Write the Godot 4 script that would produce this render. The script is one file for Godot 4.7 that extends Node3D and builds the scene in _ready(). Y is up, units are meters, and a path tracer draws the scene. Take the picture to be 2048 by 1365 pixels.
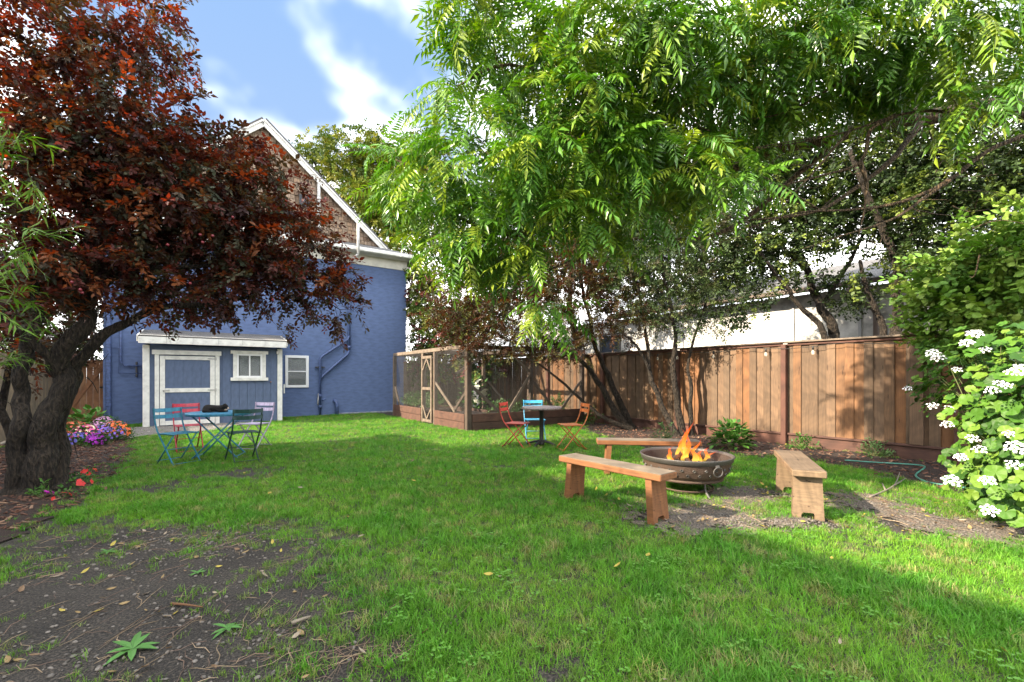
extends Node3D

const FOCAL := 900.0
const EYE := 1.3
const TURN := 0.60388          # the lot is turned 34.6 degrees to the camera
var rng := RandomNumberGenerator.new()
var meshes := {}
var M := {}
var used := {}
var noise := FastNoiseLite.new()

# ---------------------------------------------------------------- places
func at(px: float, py: float, depth: float) -> Vector3:
	return Vector3((px - 1024.0) / FOCAL * depth, EYE + (755.0 - py) / FOCAL * depth, -depth)

func on_ground(px: float, py: float) -> Vector3:
	return at(px, py, FOCAL * EYE / (py - 755.0))

func lot(u: float, v: float, y := 0.0) -> Vector3:   # u across the lot to the right fence, v along it towards the viewer
	return Vector3(u * cos(TURN) + v * sin(TURN), y, -u * sin(TURN) + v * cos(TURN))

func rf(a: float, b: float) -> float:
	return rng.randf_range(a, b)

func lin(r: float, g: float, b: float, a := 1.0) -> Color:
	var c := Color(r, g, b).linear_to_srgb()
	c.a = a
	return c

# ---------------------------------------------------------------- nodes
func numbered(called: String) -> String:
	var n: int = used.get(called, 0)
	used[called] = n + 1
	return called if n == 0 else "%s_%03d" % [called, n]

func tag(o: Node3D, label: String, category := "", group := "", kind := "") -> Node3D:
	if label: o.set_meta("label", label)
	if category: o.set_meta("category", category)
	if group: o.set_meta("group", group)
	if kind: o.set_meta("kind", kind)
	return o

func thing(called: String, label: String, category: String, where := Vector3.ZERO, turn := 0.0, group := "") -> Node3D:
	var o := Node3D.new()
	o.name = numbered(called)
	add_child(o)
	o.position = where
	o.rotation.y = turn
	return tag(o, label, category, group)

func part(parent: Node3D, called: String, mesh: Mesh, mat: Material, xf := Transform3D.IDENTITY) -> MeshInstance3D:
	var o := MeshInstance3D.new()
	o.name = numbered(called) if parent == self else called
	o.mesh = mesh
	o.material_override = mat
	o.transform = xf
	parent.add_child(o, true)
	return o

func copies(parent: Node3D, called: String, mesh: Mesh, mat: Material, xfs: Array, tints: Array = []) -> MultiMeshInstance3D:
	var mm := MultiMesh.new()
	mm.transform_format = MultiMesh.TRANSFORM_3D
	mm.use_colors = tints.size() > 0
	mm.mesh = mesh
	mm.instance_count = xfs.size()
	for i in xfs.size():
		mm.set_instance_transform(i, xfs[i])
		if tints.size() > 0:
			mm.set_instance_color(i, tints[i])
	var o := MultiMeshInstance3D.new()
	o.name = numbered(called) if parent == self else called
	o.multimesh = mm
	o.material_override = mat
	parent.add_child(o, true)
	o.set_meta("kind", "stuff")
	return o

# ---------------------------------------------------------------- shapes
func tool() -> SurfaceTool:
	var st := SurfaceTool.new()
	st.begin(Mesh.PRIMITIVE_TRIANGLES)
	st.set_smooth_group(-1)
	return st

func done(st: SurfaceTool, smooth := false) -> ArrayMesh:
	if smooth:
		st.index()
	st.generate_normals()
	return st.commit()

func tri(st: SurfaceTool, a: Vector3, b: Vector3, c: Vector3) -> void:
	st.add_vertex(a); st.add_vertex(b); st.add_vertex(c)

func quad(st: SurfaceTool, a: Vector3, b: Vector3, c: Vector3, d: Vector3) -> void:
	tri(st, a, b, c); tri(st, a, c, d)

func add_box(st: SurfaceTool, xf: Transform3D, size: Vector3, bevel := 0.0) -> void:
	var h := size * 0.5
	var b: float = min(bevel, min(h.x, min(h.y, h.z)) * 0.45)
	var p := {}
	for sx in [-1, 1]:
		for sy in [-1, 1]:
			for sz in [-1, 1]:
				var s := Vector3(sx, sy, sz)
				p[[sx, sy, sz, 0]] = xf * (s * (h - Vector3(0, b, b)))
				p[[sx, sy, sz, 1]] = xf * (s * (h - Vector3(b, 0, b)))
				p[[sx, sy, sz, 2]] = xf * (s * (h - Vector3(b, b, 0)))
	for s in [-1, 1]:
		var f := [[p[[s, -1, -1, 0]], p[[s, 1, -1, 0]], p[[s, 1, 1, 0]], p[[s, -1, 1, 0]]],
			[p[[-1, s, -1, 1]], p[[-1, s, 1, 1]], p[[1, s, 1, 1]], p[[1, s, -1, 1]]],
			[p[[-1, -1, s, 2]], p[[1, -1, s, 2]], p[[1, 1, s, 2]], p[[-1, 1, s, 2]]]]
		for q in f:
			if s < 0: quad(st, q[0], q[1], q[2], q[3])
			else: quad(st, q[3], q[2], q[1], q[0])
	if b <= 0.0:
		return
	for s in [-1, 1]:
		for r in [-1, 1]:
			var e := [[p[[s, r, -1, 0]], p[[s, r, 1, 0]], p[[s, r, 1, 1]], p[[s, r, -1, 1]]],
				[p[[-1, s, r, 1]], p[[1, s, r, 1]], p[[1, s, r, 2]], p[[-1, s, r, 2]]],
				[p[[r, -1, s, 2]], p[[r, 1, s, 2]], p[[r, 1, s, 0]], p[[r, -1, s, 0]]]]
			for q in e:
				if s * r > 0: quad(st, q[0], q[1], q[2], q[3])
				else: quad(st, q[3], q[2], q[1], q[0])
			for z in [-1, 1]:
				var t := [p[[s, r, z, 0]], p[[s, r, z, 1]], p[[s, r, z, 2]]]
				if s * r * z > 0: tri(st, t[0], t[2], t[1])
				else: tri(st, t[0], t[1], t[2])

func box_mesh(size: Vector3, bevel := 0.004) -> ArrayMesh:
	var key := "box%.3f,%.3f,%.3f,%.4f" % [size.x, size.y, size.z, bevel]
	if not meshes.has(key):
		var st := tool()
		add_box(st, Transform3D.IDENTITY, size, bevel)
		meshes[key] = done(st)
	return meshes[key]

func box(parent: Node3D, called: String, centre: Vector3, size: Vector3, mat: Material, bevel := 0.004, turn := Basis.IDENTITY) -> MeshInstance3D:
	return part(parent, called, box_mesh(size, bevel), mat, Transform3D(turn, centre))

func along(d: Vector3, up := Vector3.UP) -> Basis:      # x runs along d, y is as near to up as can be
	var x := d.normalized()
	if absf(x.dot(up)) > 0.98: up = Vector3.BACK if absf(x.z) < 0.9 else Vector3.RIGHT
	var z := x.cross(up).normalized()
	return Basis(x, z.cross(x), z)

func facing(d: Vector3, roll := 0.0, up := Vector3.UP) -> Basis:   # z runs along d
	var z := d.normalized()
	if absf(z.dot(up)) > 0.98: up = Vector3.RIGHT
	var x := up.cross(z).normalized()
	return Basis(x, z.cross(x), z) * Basis(Vector3.BACK, roll)

# a bar from a to b; its length lies along its own x, w is its size across (own y), t the other way
func beam(parent: Node3D, called: String, a: Vector3, b: Vector3, w: float, t: float, mat: Material, up := Vector3.UP, bevel := 0.004) -> MeshInstance3D:
	var l: float = snappedf(a.distance_to(b), 0.001)
	return part(parent, called, box_mesh(Vector3(l, w, t), bevel), mat, Transform3D(along(b - a, up), (a + b) * 0.5))

func add_tube(st: SurfaceTool, pts: Array, radii: Array, sides := 6, caps := true) -> void:
	var n := pts.size()
	var rings := []
	var side := Vector3.ZERO
	var length := 0.0
	for i in n:
		var d: Vector3 = (pts[min(i + 1, n - 1)] - pts[max(i - 1, 0)]).normalized()
		if i == 0:
			side = d.cross(Vector3.UP if absf(d.y) < 0.9 else Vector3.RIGHT).normalized()
		else:
			side = (side - d * side.dot(d)).normalized()
			length += (pts[i] - pts[i - 1]).length()
		var other := d.cross(side)
		var ring := []
		for k in sides:
			var a := TAU * k / sides
			ring.append(pts[i] + (side * cos(a) + other * sin(a)) * radii[i])
		rings.append(ring)
	for i in n - 1:
		for k in sides:
			var j := (k + 1) % sides
			quad(st, rings[i][k], rings[i + 1][k], rings[i + 1][j], rings[i][j])
	if caps:
		for k in range(1, sides - 1):
			tri(st, rings[0][0], rings[0][k], rings[0][k + 1])
			tri(st, rings[n - 1][0], rings[n - 1][k + 1], rings[n - 1][k])

func curve(pts: Array, steps := 4) -> Array:     # Catmull-Rom through pts
	var out := []
	for i in pts.size() - 1:
		var a: Vector3 = pts[max(i - 1, 0)]
		var b: Vector3 = pts[i]
		var c: Vector3 = pts[i + 1]
		var d: Vector3 = pts[min(i + 2, pts.size() - 1)]
		for k in steps:
			out.append(b.cubic_interpolate(c, a, d, float(k) / steps))
	out.append(pts[-1])
	return out

func taper(n: int, r0: float, r1: float) -> Array:
	var out := []
	for i in n: out.append(lerpf(r0, r1, float(i) / max(1, n - 1)))
	return out

func tube(parent: Node3D, called: String, pts: Array, r0: float, r1: float, mat: Material, sides := 8, steps := 1) -> MeshInstance3D:
	var st := tool()
	st.set_smooth_group(0)
	var p := curve(pts, steps) if steps > 1 else pts
	add_tube(st, p, taper(p.size(), r0, r1), sides)
	return part(parent, called, done(st), mat)

func add_lathe(st: SurfaceTool, outline: Array, sides := 24, centre := Vector3.ZERO) -> void:   # outline of Vector2(radius, height)
	for i in outline.size() - 1:
		var p: Vector2 = outline[i]
		var q: Vector2 = outline[i + 1]
		for k in sides:
			var a := TAU * k / sides
			var b := TAU * (k + 1) / sides
			var pa := centre + Vector3(cos(a) * p.x, p.y, sin(a) * p.x)
			var pb := centre + Vector3(cos(b) * p.x, p.y, sin(b) * p.x)
			var qa := centre + Vector3(cos(a) * q.x, q.y, sin(a) * q.x)
			var qb := centre + Vector3(cos(b) * q.x, q.y, sin(b) * q.x)
			if p.x < 1e-5: tri(st, pa, qa, qb)
			elif q.x < 1e-5: tri(st, pa, qa, pb)
			else: quad(st, pa, qa, qb, pb)

func lathe(parent: Node3D, called: String, outline: Array, mat: Material, sides := 24, xf := Transform3D.IDENTITY) -> MeshInstance3D:
	var st := tool()
	st.set_smooth_group(0)
	add_lathe(st, outline, sides)
	return part(parent, called, done(st), mat, xf)

# a wall w by h by t, standing on y = 0 from x = 0, with rectangular openings [x0, y0, x1, y1]
func add_wall(st: SurfaceTool, x0: float, x1: float, y0: float, y1: float, z: float, t: float, holes: Array) -> void:
	var xs := [x0, x1]
	var ys := [y0, y1]
	for h in holes:
		xs.append(h[0]); xs.append(h[2]); ys.append(h[1]); ys.append(h[3])
	xs.sort(); ys.sort()
	for i in xs.size() - 1:
		for j in ys.size() - 1:
			var mx: float = (xs[i] + xs[i + 1]) * 0.5
			var my: float = (ys[j] + ys[j + 1]) * 0.5
			var open := false
			for h in holes:
				if mx > h[0] and mx < h[2] and my > h[1] and my < h[3]: open = true
			if open or xs[i + 1] - xs[i] < 1e-4 or ys[j + 1] - ys[j] < 1e-4: continue
			for f in [z, z - t]:
				var a := Vector3(xs[i], ys[j], f)
				var b := Vector3(xs[i + 1], ys[j], f)
				var c := Vector3(xs[i + 1], ys[j + 1], f)
				var d := Vector3(xs[i], ys[j + 1], f)
				if f == z: quad(st, d, c, b, a)
				else: quad(st, a, b, c, d)
	for h in holes + [[x0, y0, x1, y1]]:
		var q := [Vector2(h[0], h[1]), Vector2(h[2], h[1]), Vector2(h[2], h[3]), Vector2(h[0], h[3])]
		for k in 4:
			var a: Vector2 = q[k]
			var b: Vector2 = q[(k + 1) % 4]
			quad(st, Vector3(a.x, a.y, z), Vector3(b.x, b.y, z), Vector3(b.x, b.y, z - t), Vector3(a.x, a.y, z - t))

# smooth body from tapered capsules [a, b, ra, rb], as surface nets
func body_mesh(caps: Array, cell: float, blend: float) -> ArrayMesh:
	var lo := Vector3(1e9, 1e9, 1e9)
	var hi := -lo
	for c in caps:
		var r: float = max(c[2], c[3]) + cell * 3.0
		for e in [c[0], c[1]]:
			lo = lo.min(e - Vector3.ONE * r)
			hi = hi.max(e + Vector3.ONE * r)
	var n := Vector3i((hi - lo) / cell) + Vector3i(2, 2, 2)
	var val := PackedFloat32Array()
	val.resize(n.x * n.y * n.z)
	for z in n.z:
		for y in n.y:
			for x in n.x:
				var p := lo + Vector3(x, y, z) * cell
				var s := 0.0
				for c in caps:
					var ab: Vector3 = c[1] - c[0]
					var t := clampf((p - c[0]).dot(ab) / max(ab.length_squared(), 1e-9), 0.0, 1.0)
					var d: float = p.distance_to(c[0] + ab * t) - lerpf(c[2], c[3], t)
					s += exp(-d / blend)
				val[x + n.x * (y + n.y * z)] = -blend * log(max(s, 1e-30))
	var vert := {}
	var pos := PackedVector3Array()
	for z in n.z - 1:
		for y in n.y - 1:
			for x in n.x - 1:
				var sum := Vector3.ZERO
				var cuts := 0
				for e in [[0,0,0,1,0,0],[0,1,0,1,1,0],[0,0,1,1,0,1],[0,1,1,1,1,1],[0,0,0,0,1,0],[1,0,0,1,1,0],[0,0,1,0,1,1],[1,0,1,1,1,1],[0,0,0,0,0,1],[1,0,0,1,0,1],[0,1,0,0,1,1],[1,1,0,1,1,1]]:
					var a := val[x + e[0] + n.x * (y + e[1] + n.y * (z + e[2]))]
					var b := val[x + e[3] + n.x * (y + e[4] + n.y * (z + e[5]))]
					if (a < 0.0) != (b < 0.0):
						sum += Vector3(e[0], e[1], e[2]).lerp(Vector3(e[3], e[4], e[5]), a / (a - b))
						cuts += 1
				if cuts:
					vert[x + n.x * (y + n.y * z)] = pos.size()
					pos.append(lo + (Vector3(x, y, z) + sum / cuts) * cell)
	var st := tool()
	st.set_smooth_group(0)
	var step := [1, n.x, n.x * n.y]
	for z in range(1, n.z - 1):
		for y in range(1, n.y - 1):
			for x in range(1, n.x - 1):
				var i := x + n.x * (y + n.y * z)
				for k in 3:
					var a := val[i]
					var b := val[i + step[k]]
					if (a < 0.0) == (b < 0.0): continue
					var u: int = step[(k + 1) % 3]
					var w: int = step[(k + 2) % 3]
					var q := [pos[vert[i]], pos[vert[i - u]], pos[vert[i - u - w]], pos[vert[i - w]]]
					if a < 0.0: quad(st, q[3], q[2], q[1], q[0])
					else: quad(st, q[0], q[1], q[2], q[3])
	return done(st, true)

# ---------------------------------------------------------------- materials
func grain_image(size: int, seed_: int, knots: int) -> ImageTexture:
	var n := FastNoiseLite.new()
	n.seed = seed_
	n.noise_type = FastNoiseLite.TYPE_PERLIN
	n.frequency = 1.0
	n.fractal_octaves = 3
	var r := RandomNumberGenerator.new()
	r.seed = seed_
	var ks := []
	for k in knots: ks.append(Vector3(r.randf(), r.randf(), r.randf_range(0.006, 0.016)))
	var im := Image.create(size, size, false, Image.FORMAT_RGB8)
	for y in size:
		for x in size:
			var u := float(x) / size
			var v := float(y) / size
			var bend := 0.05 * n.get_noise_2d(cos(u * TAU) * 0.8 + 9.0, v * 3.0)
			var knot := 0.0
			for k in ks:
				var dx: float = (u - k.x) * 0.45
				var dy: float = v - k.y
				var d := sqrt(dx * dx + dy * dy)
				knot = max(knot, 1.0 - smoothstep(k.z * 0.7, k.z * 1.3, d))
				bend += signf(dy) * 0.5 * k.z * exp(-d * d / (k.z * k.z * 6.0))
			var g := n.get_noise_2d(cos(u * TAU) * 1.2, (v + bend) * 26.0) * 0.5 + n.get_noise_2d(cos(u * TAU) * 1.8 + 20.0, (v + bend) * 90.0 + sin(u * TAU) * 0.6) * 0.35
			var broad := n.get_noise_2d(cos(u * TAU) * 1.5 + 40.0, sin(u * TAU) * 1.5 + v * 2.0)
			var t := clampf(0.72 + 0.26 * g + 0.16 * broad, 0.0, 1.0)
			var c := Color(t, t * 0.97, t * 0.93).lerp(Color(0.28, 0.2, 0.14), knot * 0.8)
			im.set_pixel(x, y, c)
	return ImageTexture.create_from_image(im)

func noise_tex(size: int, seed_: int, freq: float, octaves: int, ramp: Array = [], kind := FastNoiseLite.TYPE_SIMPLEX_SMOOTH, bump := 0.0) -> NoiseTexture2D:
	var n := FastNoiseLite.new()
	n.seed = seed_
	n.noise_type = kind
	n.frequency = freq
	n.fractal_octaves = octaves
	var t := NoiseTexture2D.new()
	t.width = size
	t.height = size
	t.seamless = true
	t.noise = n
	if bump > 0.0:
		t.as_normal_map = true
		t.bump_strength = bump
	if ramp.size():
		var g := Gradient.new()
		g.offsets = PackedFloat32Array(ramp.map(func(e): return e[0]))
		g.colors = PackedColorArray(ramp.map(func(e): return e[1]))
		t.color_ramp = g
	return t

func mat(colour: Color, rough := 0.7, tex: Texture2D = null, scale := Vector3.ONE, offset := Vector3.ZERO, world := false) -> StandardMaterial3D:
	var m := StandardMaterial3D.new()
	m.albedo_color = colour
	m.roughness = rough
	if tex:
		m.albedo_texture = tex
		m.uv1_triplanar = true
		m.uv1_world_triplanar = world
		m.uv1_scale = scale
		m.uv1_offset = offset
	return m

func relief(m: StandardMaterial3D, tex: Texture2D, cm: float) -> StandardMaterial3D:
	m.heightmap_enabled = true
	m.heightmap_texture = tex
	m.heightmap_scale = cm
	if not m.uv1_triplanar:
		m.uv1_triplanar = true
	return m

func leafy(colour: Color, rough := 0.45, through := Color(0.5, 0.5, 0.2)) -> StandardMaterial3D:
	var m := mat(colour, rough)
	m.vertex_color_use_as_albedo = true
	m.backlight_enabled = true
	m.metallic_specular = 0.35
	m.backlight = through
	m.cull_mode = BaseMaterial3D.CULL_DISABLED
	return m

func wood(colour: Color, k: int, rough := 0.75) -> StandardMaterial3D:
	var m := mat(colour, rough, M.grain if k % 2 == 0 else M.grain2, Vector3(0.6, 2.4, 2.4), Vector3(0.37 * k, 0.21 * k, 0.13 * k))
	relief(m, M.grain if k % 2 == 0 else M.grain2, 0.15)
	return m

# ---------------------------------------------------------------- leaves
func add_leaf(st: SurfaceTool, xf: Transform3D, l: float, w: float, fold := 0.25, curl := 0.15, tone := 1.0) -> void:
	st.set_color(Color(tone, tone, tone))
	var b := xf * Vector3.ZERO
	var m := xf * Vector3(0, -fold * w * 0.4, l * 0.42)
	var t := xf * Vector3(0, -curl * l, l)
	var a := xf * Vector3(-w * 0.5, 0.0, l * 0.40)
	var c := xf * Vector3(w * 0.5, 0.0, l * 0.40)
	tri(st, b, a, m); tri(st, b, m, c); tri(st, a, t, m); tri(st, m, t, c)

func add_oval(st: SurfaceTool, xf: Transform3D, l: float, w: float, fold := 0.25, curl := 0.15, tone := 1.0) -> void:   # fuller leaf, eight faces
	st.set_color(Color(tone, tone, tone))
	var mid := [Vector3(0, 0, 0), Vector3(0, -fold * w * 0.35, l * 0.33), Vector3(0, -fold * w * 0.35 - curl * l * 0.4, l * 0.68), Vector3(0, -curl * l, l)]
	var half := [0.0, 0.5, 0.42, 0.0]
	for s in [-1, 1]:
		for i in 3:
			var a: Vector3 = xf * mid[i]
			var b: Vector3 = xf * mid[i + 1]
			var c: Vector3 = xf * (mid[i] + Vector3(s * half[i] * w, fold * half[i] * w * 0.7, 0))
			var d: Vector3 = xf * (mid[i + 1] + Vector3(s * half[i + 1] * w, fold * half[i + 1] * w * 0.7, 0))
			if i == 0: tri(st, a, d, b)
			elif i == 2: tri(st, a, c, b)
			else: quad(st, a, c, d, b)

# a twig with leaves all along it, running along z
func spray(l: float, leaves: int, ll: float, lw: float, droop: float, full := false) -> ArrayMesh:
	var st := tool()
	st.set_color(Color(0.5, 0.42, 0.35))
	add_tube(st, [Vector3.ZERO, Vector3(0, -droop * l * 0.15, l * 0.5), Vector3(0, -droop * l * 0.5, l)], [0.003, 0.0022, 0.001], 3, false)
	for i in leaves:
		var t := (i + 0.6) / leaves
		var p := Vector3(0, -droop * l * 0.5 * t * t, l * t)
		var a := i * 2.4 + rf(-0.4, 0.4)
		var out := Vector3(cos(a), sin(a) * 0.55 + 0.1, 0.0)
		var d := (out + Vector3(0, -0.3 * droop + rf(-0.25, 0.25), rf(0.3, 1.0))).normalized()
		var s := rf(0.7, 1.15)
		var xf := Transform3D(facing(d, rf(-0.6, 0.6)), p + out * 0.01)
		if full: add_oval(st, xf, ll * s, lw * s, rf(0.1, 0.5), rf(0.0, 0.3), rf(0.75, 1.2))
		else: add_leaf(st, xf, ll * s, lw * s, rf(0.1, 0.6), rf(0.0, 0.35), rf(0.75, 1.2))
	return done(st)

# a feather-shaped compound leaf, running along z and hanging over at its end
func frond(l: float, pairs: int, ll: float, lw: float, hang: float) -> ArrayMesh:
	var st := tool()
	st.set_color(Color(1.1, 1.15, 0.8))
	var rib := []
	for i in 6:
		var t := i / 5.0
		rib.append(Vector3(0.02 * sin(t * 3.0), -hang * l * t * t, l * t * (1.0 - 0.25 * hang * t)))
	add_tube(st, rib, taper(6, 0.0026, 0.0012), 3, false)
	for i in pairs:
		var t := 0.16 + 0.84 * (i + 0.5) / pairs
		var k: int = min(4, int(t * 5.0))
		var p: Vector3 = rib[k].lerp(rib[k + 1], t * 5.0 - k)
		var f: Vector3 = (rib[k + 1] - rib[k]).normalized()
		var s := (1.0 - 0.45 * absf(t - 0.5) * 1.4) * rf(0.85, 1.1)
		for side in [-1, 1]:
			var d: Vector3 = (Vector3(side, -0.25 + rf(-0.2, 0.12), 0) + f * rf(0.45, 0.75)).normalized()
			add_leaf(st, Transform3D(facing(d, rf(-0.4, 0.4)), p), ll * s, lw * s, 0.4, rf(0.1, 0.3), rf(0.8, 1.2))
	var e: Vector3 = rib[5]
	add_leaf(st, Transform3D(facing((rib[5] - rib[4]).normalized()), e), ll, lw, 0.4, 0.2, 1.1)
	return done(st)

# a roundish leaf with a scalloped rim, its stalk end at the origin, lying along z
func round_leaf(r: float, lobes: int, cup: float) -> ArrayMesh:
	var st := tool()
	st.set_smooth_group(0)
	var n := lobes * 3
	var hub := Vector3(0, -cup * r * 0.5, r * 0.35)
	var inner := []
	var rim := []
	for i in n + 1:
		var a := -PI * 0.5 + 0.25 + (TAU - 0.5) * i / n
		var k: float = 1.0 - 0.09 * absf(cos(PI * i / 3.0)) + rf(-0.03, 0.03)
		var q := Vector3(cos(a), 0, sin(a))
		inner.append(hub + q * r * 0.5 + Vector3(0, cup * r * 0.25 + 0.03 * r * sin(i * 2.1), 0))
		rim.append(hub + q * r * k + Vector3(0, cup * r * 0.5 + 0.10 * r * sin(i * 1.3 + r * 90.0), 0))
	for i in n:
		st.set_color(Color(0.9, 0.92, 0.85))
		tri(st, hub, inner[i], inner[i + 1])
		st.set_color(Color(1.05, 1.05, 1.0))
		quad(st, inner[i], rim[i], rim[i + 1], inner[i + 1])
	st.set_color(Color(0.9, 1.0, 0.6))
	add_tube(st, [hub, Vector3(0, -0.4 * r, -0.5 * r), Vector3(0, -1.0 * r, -0.9 * r)], [0.003, 0.003, 0.003], 3, false)
	return done(st)

func floret_mesh(petals: int, r: float) -> ArrayMesh:
	var st := tool()
	for i in petals:
		add_oval(st, Transform3D(facing(Vector3(cos(TAU * i / petals), 0.25, sin(TAU * i / petals))), Vector3.ZERO), r, r * 0.85, 0.2, 0.1, rf(0.9, 1.1))
	return done(st)

func umbel_mesh(r: float, florets: int) -> ArrayMesh:    # flattish head of small five-petalled flowers
	var st := tool()
	for i in florets:
		var a := i * 2.4
		var q := sqrt((i + 0.5) / florets)
		var c := Vector3(cos(a) * q * r, (1.0 - q * q) * r * 0.35 + rf(-0.004, 0.004), sin(a) * q * r)
		var up := (Vector3.UP + c.normalized() * 0.5).normalized()
		var base := facing(up, rf(0, TAU)) * Basis(Vector3.RIGHT, PI * 0.5)
		for k in 5:
			var d := base * Vector3(cos(TAU * k / 5), 0.15, sin(TAU * k / 5))
			add_leaf(st, Transform3D(facing(d, 0.0, up), c), r * 0.24, r * 0.22, 0.1, 0.0, rf(0.93, 1.05))
	return done(st)

# ---------------------------------------------------------------- trees
func blob(px: float, py: float, depth: float, rx: float, ry: float, rz: float, share := 1.0) -> Array:
	return [at(px, py, depth), Vector3(rx * depth / FOCAL, ry * depth / FOCAL, rz), share]

func scatter(blobs: Array, count: int, gap := 0.0, gap_scale := 1.0) -> Array:
	var total := 0.0
	var weight := []
	for b in blobs:
		var w: float = b[1].x * b[1].y * b[1].z * b[2]
		weight.append(w)
		total += w
	var out := []
	var tries := 0
	while out.size() < count and tries < count * 20:
		tries += 1
		var r := rng.randf() * total
		var k := 0
		while k < blobs.size() - 1 and r > weight[k]:
			r -= weight[k]
			k += 1
		var d := Vector3(rng.randfn(), rng.randfn(), rng.randfn()).normalized() * pow(rng.randf(), 0.42)
		var p: Vector3 = blobs[k][0] + d * blobs[k][1]
		if p.y < 0.15: continue
		if gap > 0.0 and noise.get_noise_3dv(p * gap_scale) < -0.5 + gap: continue
		out.append(p)
	return out

func in_frame(p: Vector3) -> bool:
	if p.z > -0.5: return false
	var x := 1024.0 + p.x / -p.z * FOCAL
	var y := 755.0 - (p.y - EYE) / -p.z * FOCAL
	return x > -20 and x < 2068 and y > -20 and y < 1385

func add_trunk(st: SurfaceTool, path: Array, radii: Array) -> void:    # fluted, knobbly stem
	var sides := 16
	var fine := []
	var fr := []
	for i in path.size() - 1:
		for k in 3:
			fine.append(path[i].lerp(path[i + 1], k / 3.0))
			fr.append(lerpf(radii[i], radii[i + 1], k / 3.0))
	fine.append(path[-1])
	fr.append(radii[-1])
	var rings := []
	var side := Vector3.RIGHT
	for i in fine.size():
		var d: Vector3 = (fine[min(i + 1, fine.size() - 1)] - fine[max(i - 1, 0)]).normalized()
		side = (side - d * side.dot(d)).normalized()
		var other := d.cross(side)
		var r := []
		for k in sides:
			var a := TAU * k / sides
			var o := side * cos(a) + other * sin(a)
			var bump := 0.16 * noise.get_noise_3d(cos(a) * 1.3 + fine[0].x * 3.0, i * 0.06, sin(a) * 1.3) + 0.10 * noise.get_noise_3d(cos(a) * 4.0, i * 0.22, sin(a) * 4.0 + 9.0)
			r.append(fine[i] + o * fr[i] * (1.0 + bump))
		rings.append(r)
	for i in fine.size() - 1:
		for k in sides:
			var j := (k + 1) % sides
			quad(st, rings[i][k], rings[i + 1][k], rings[i + 1][j], rings[i][j])

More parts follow.
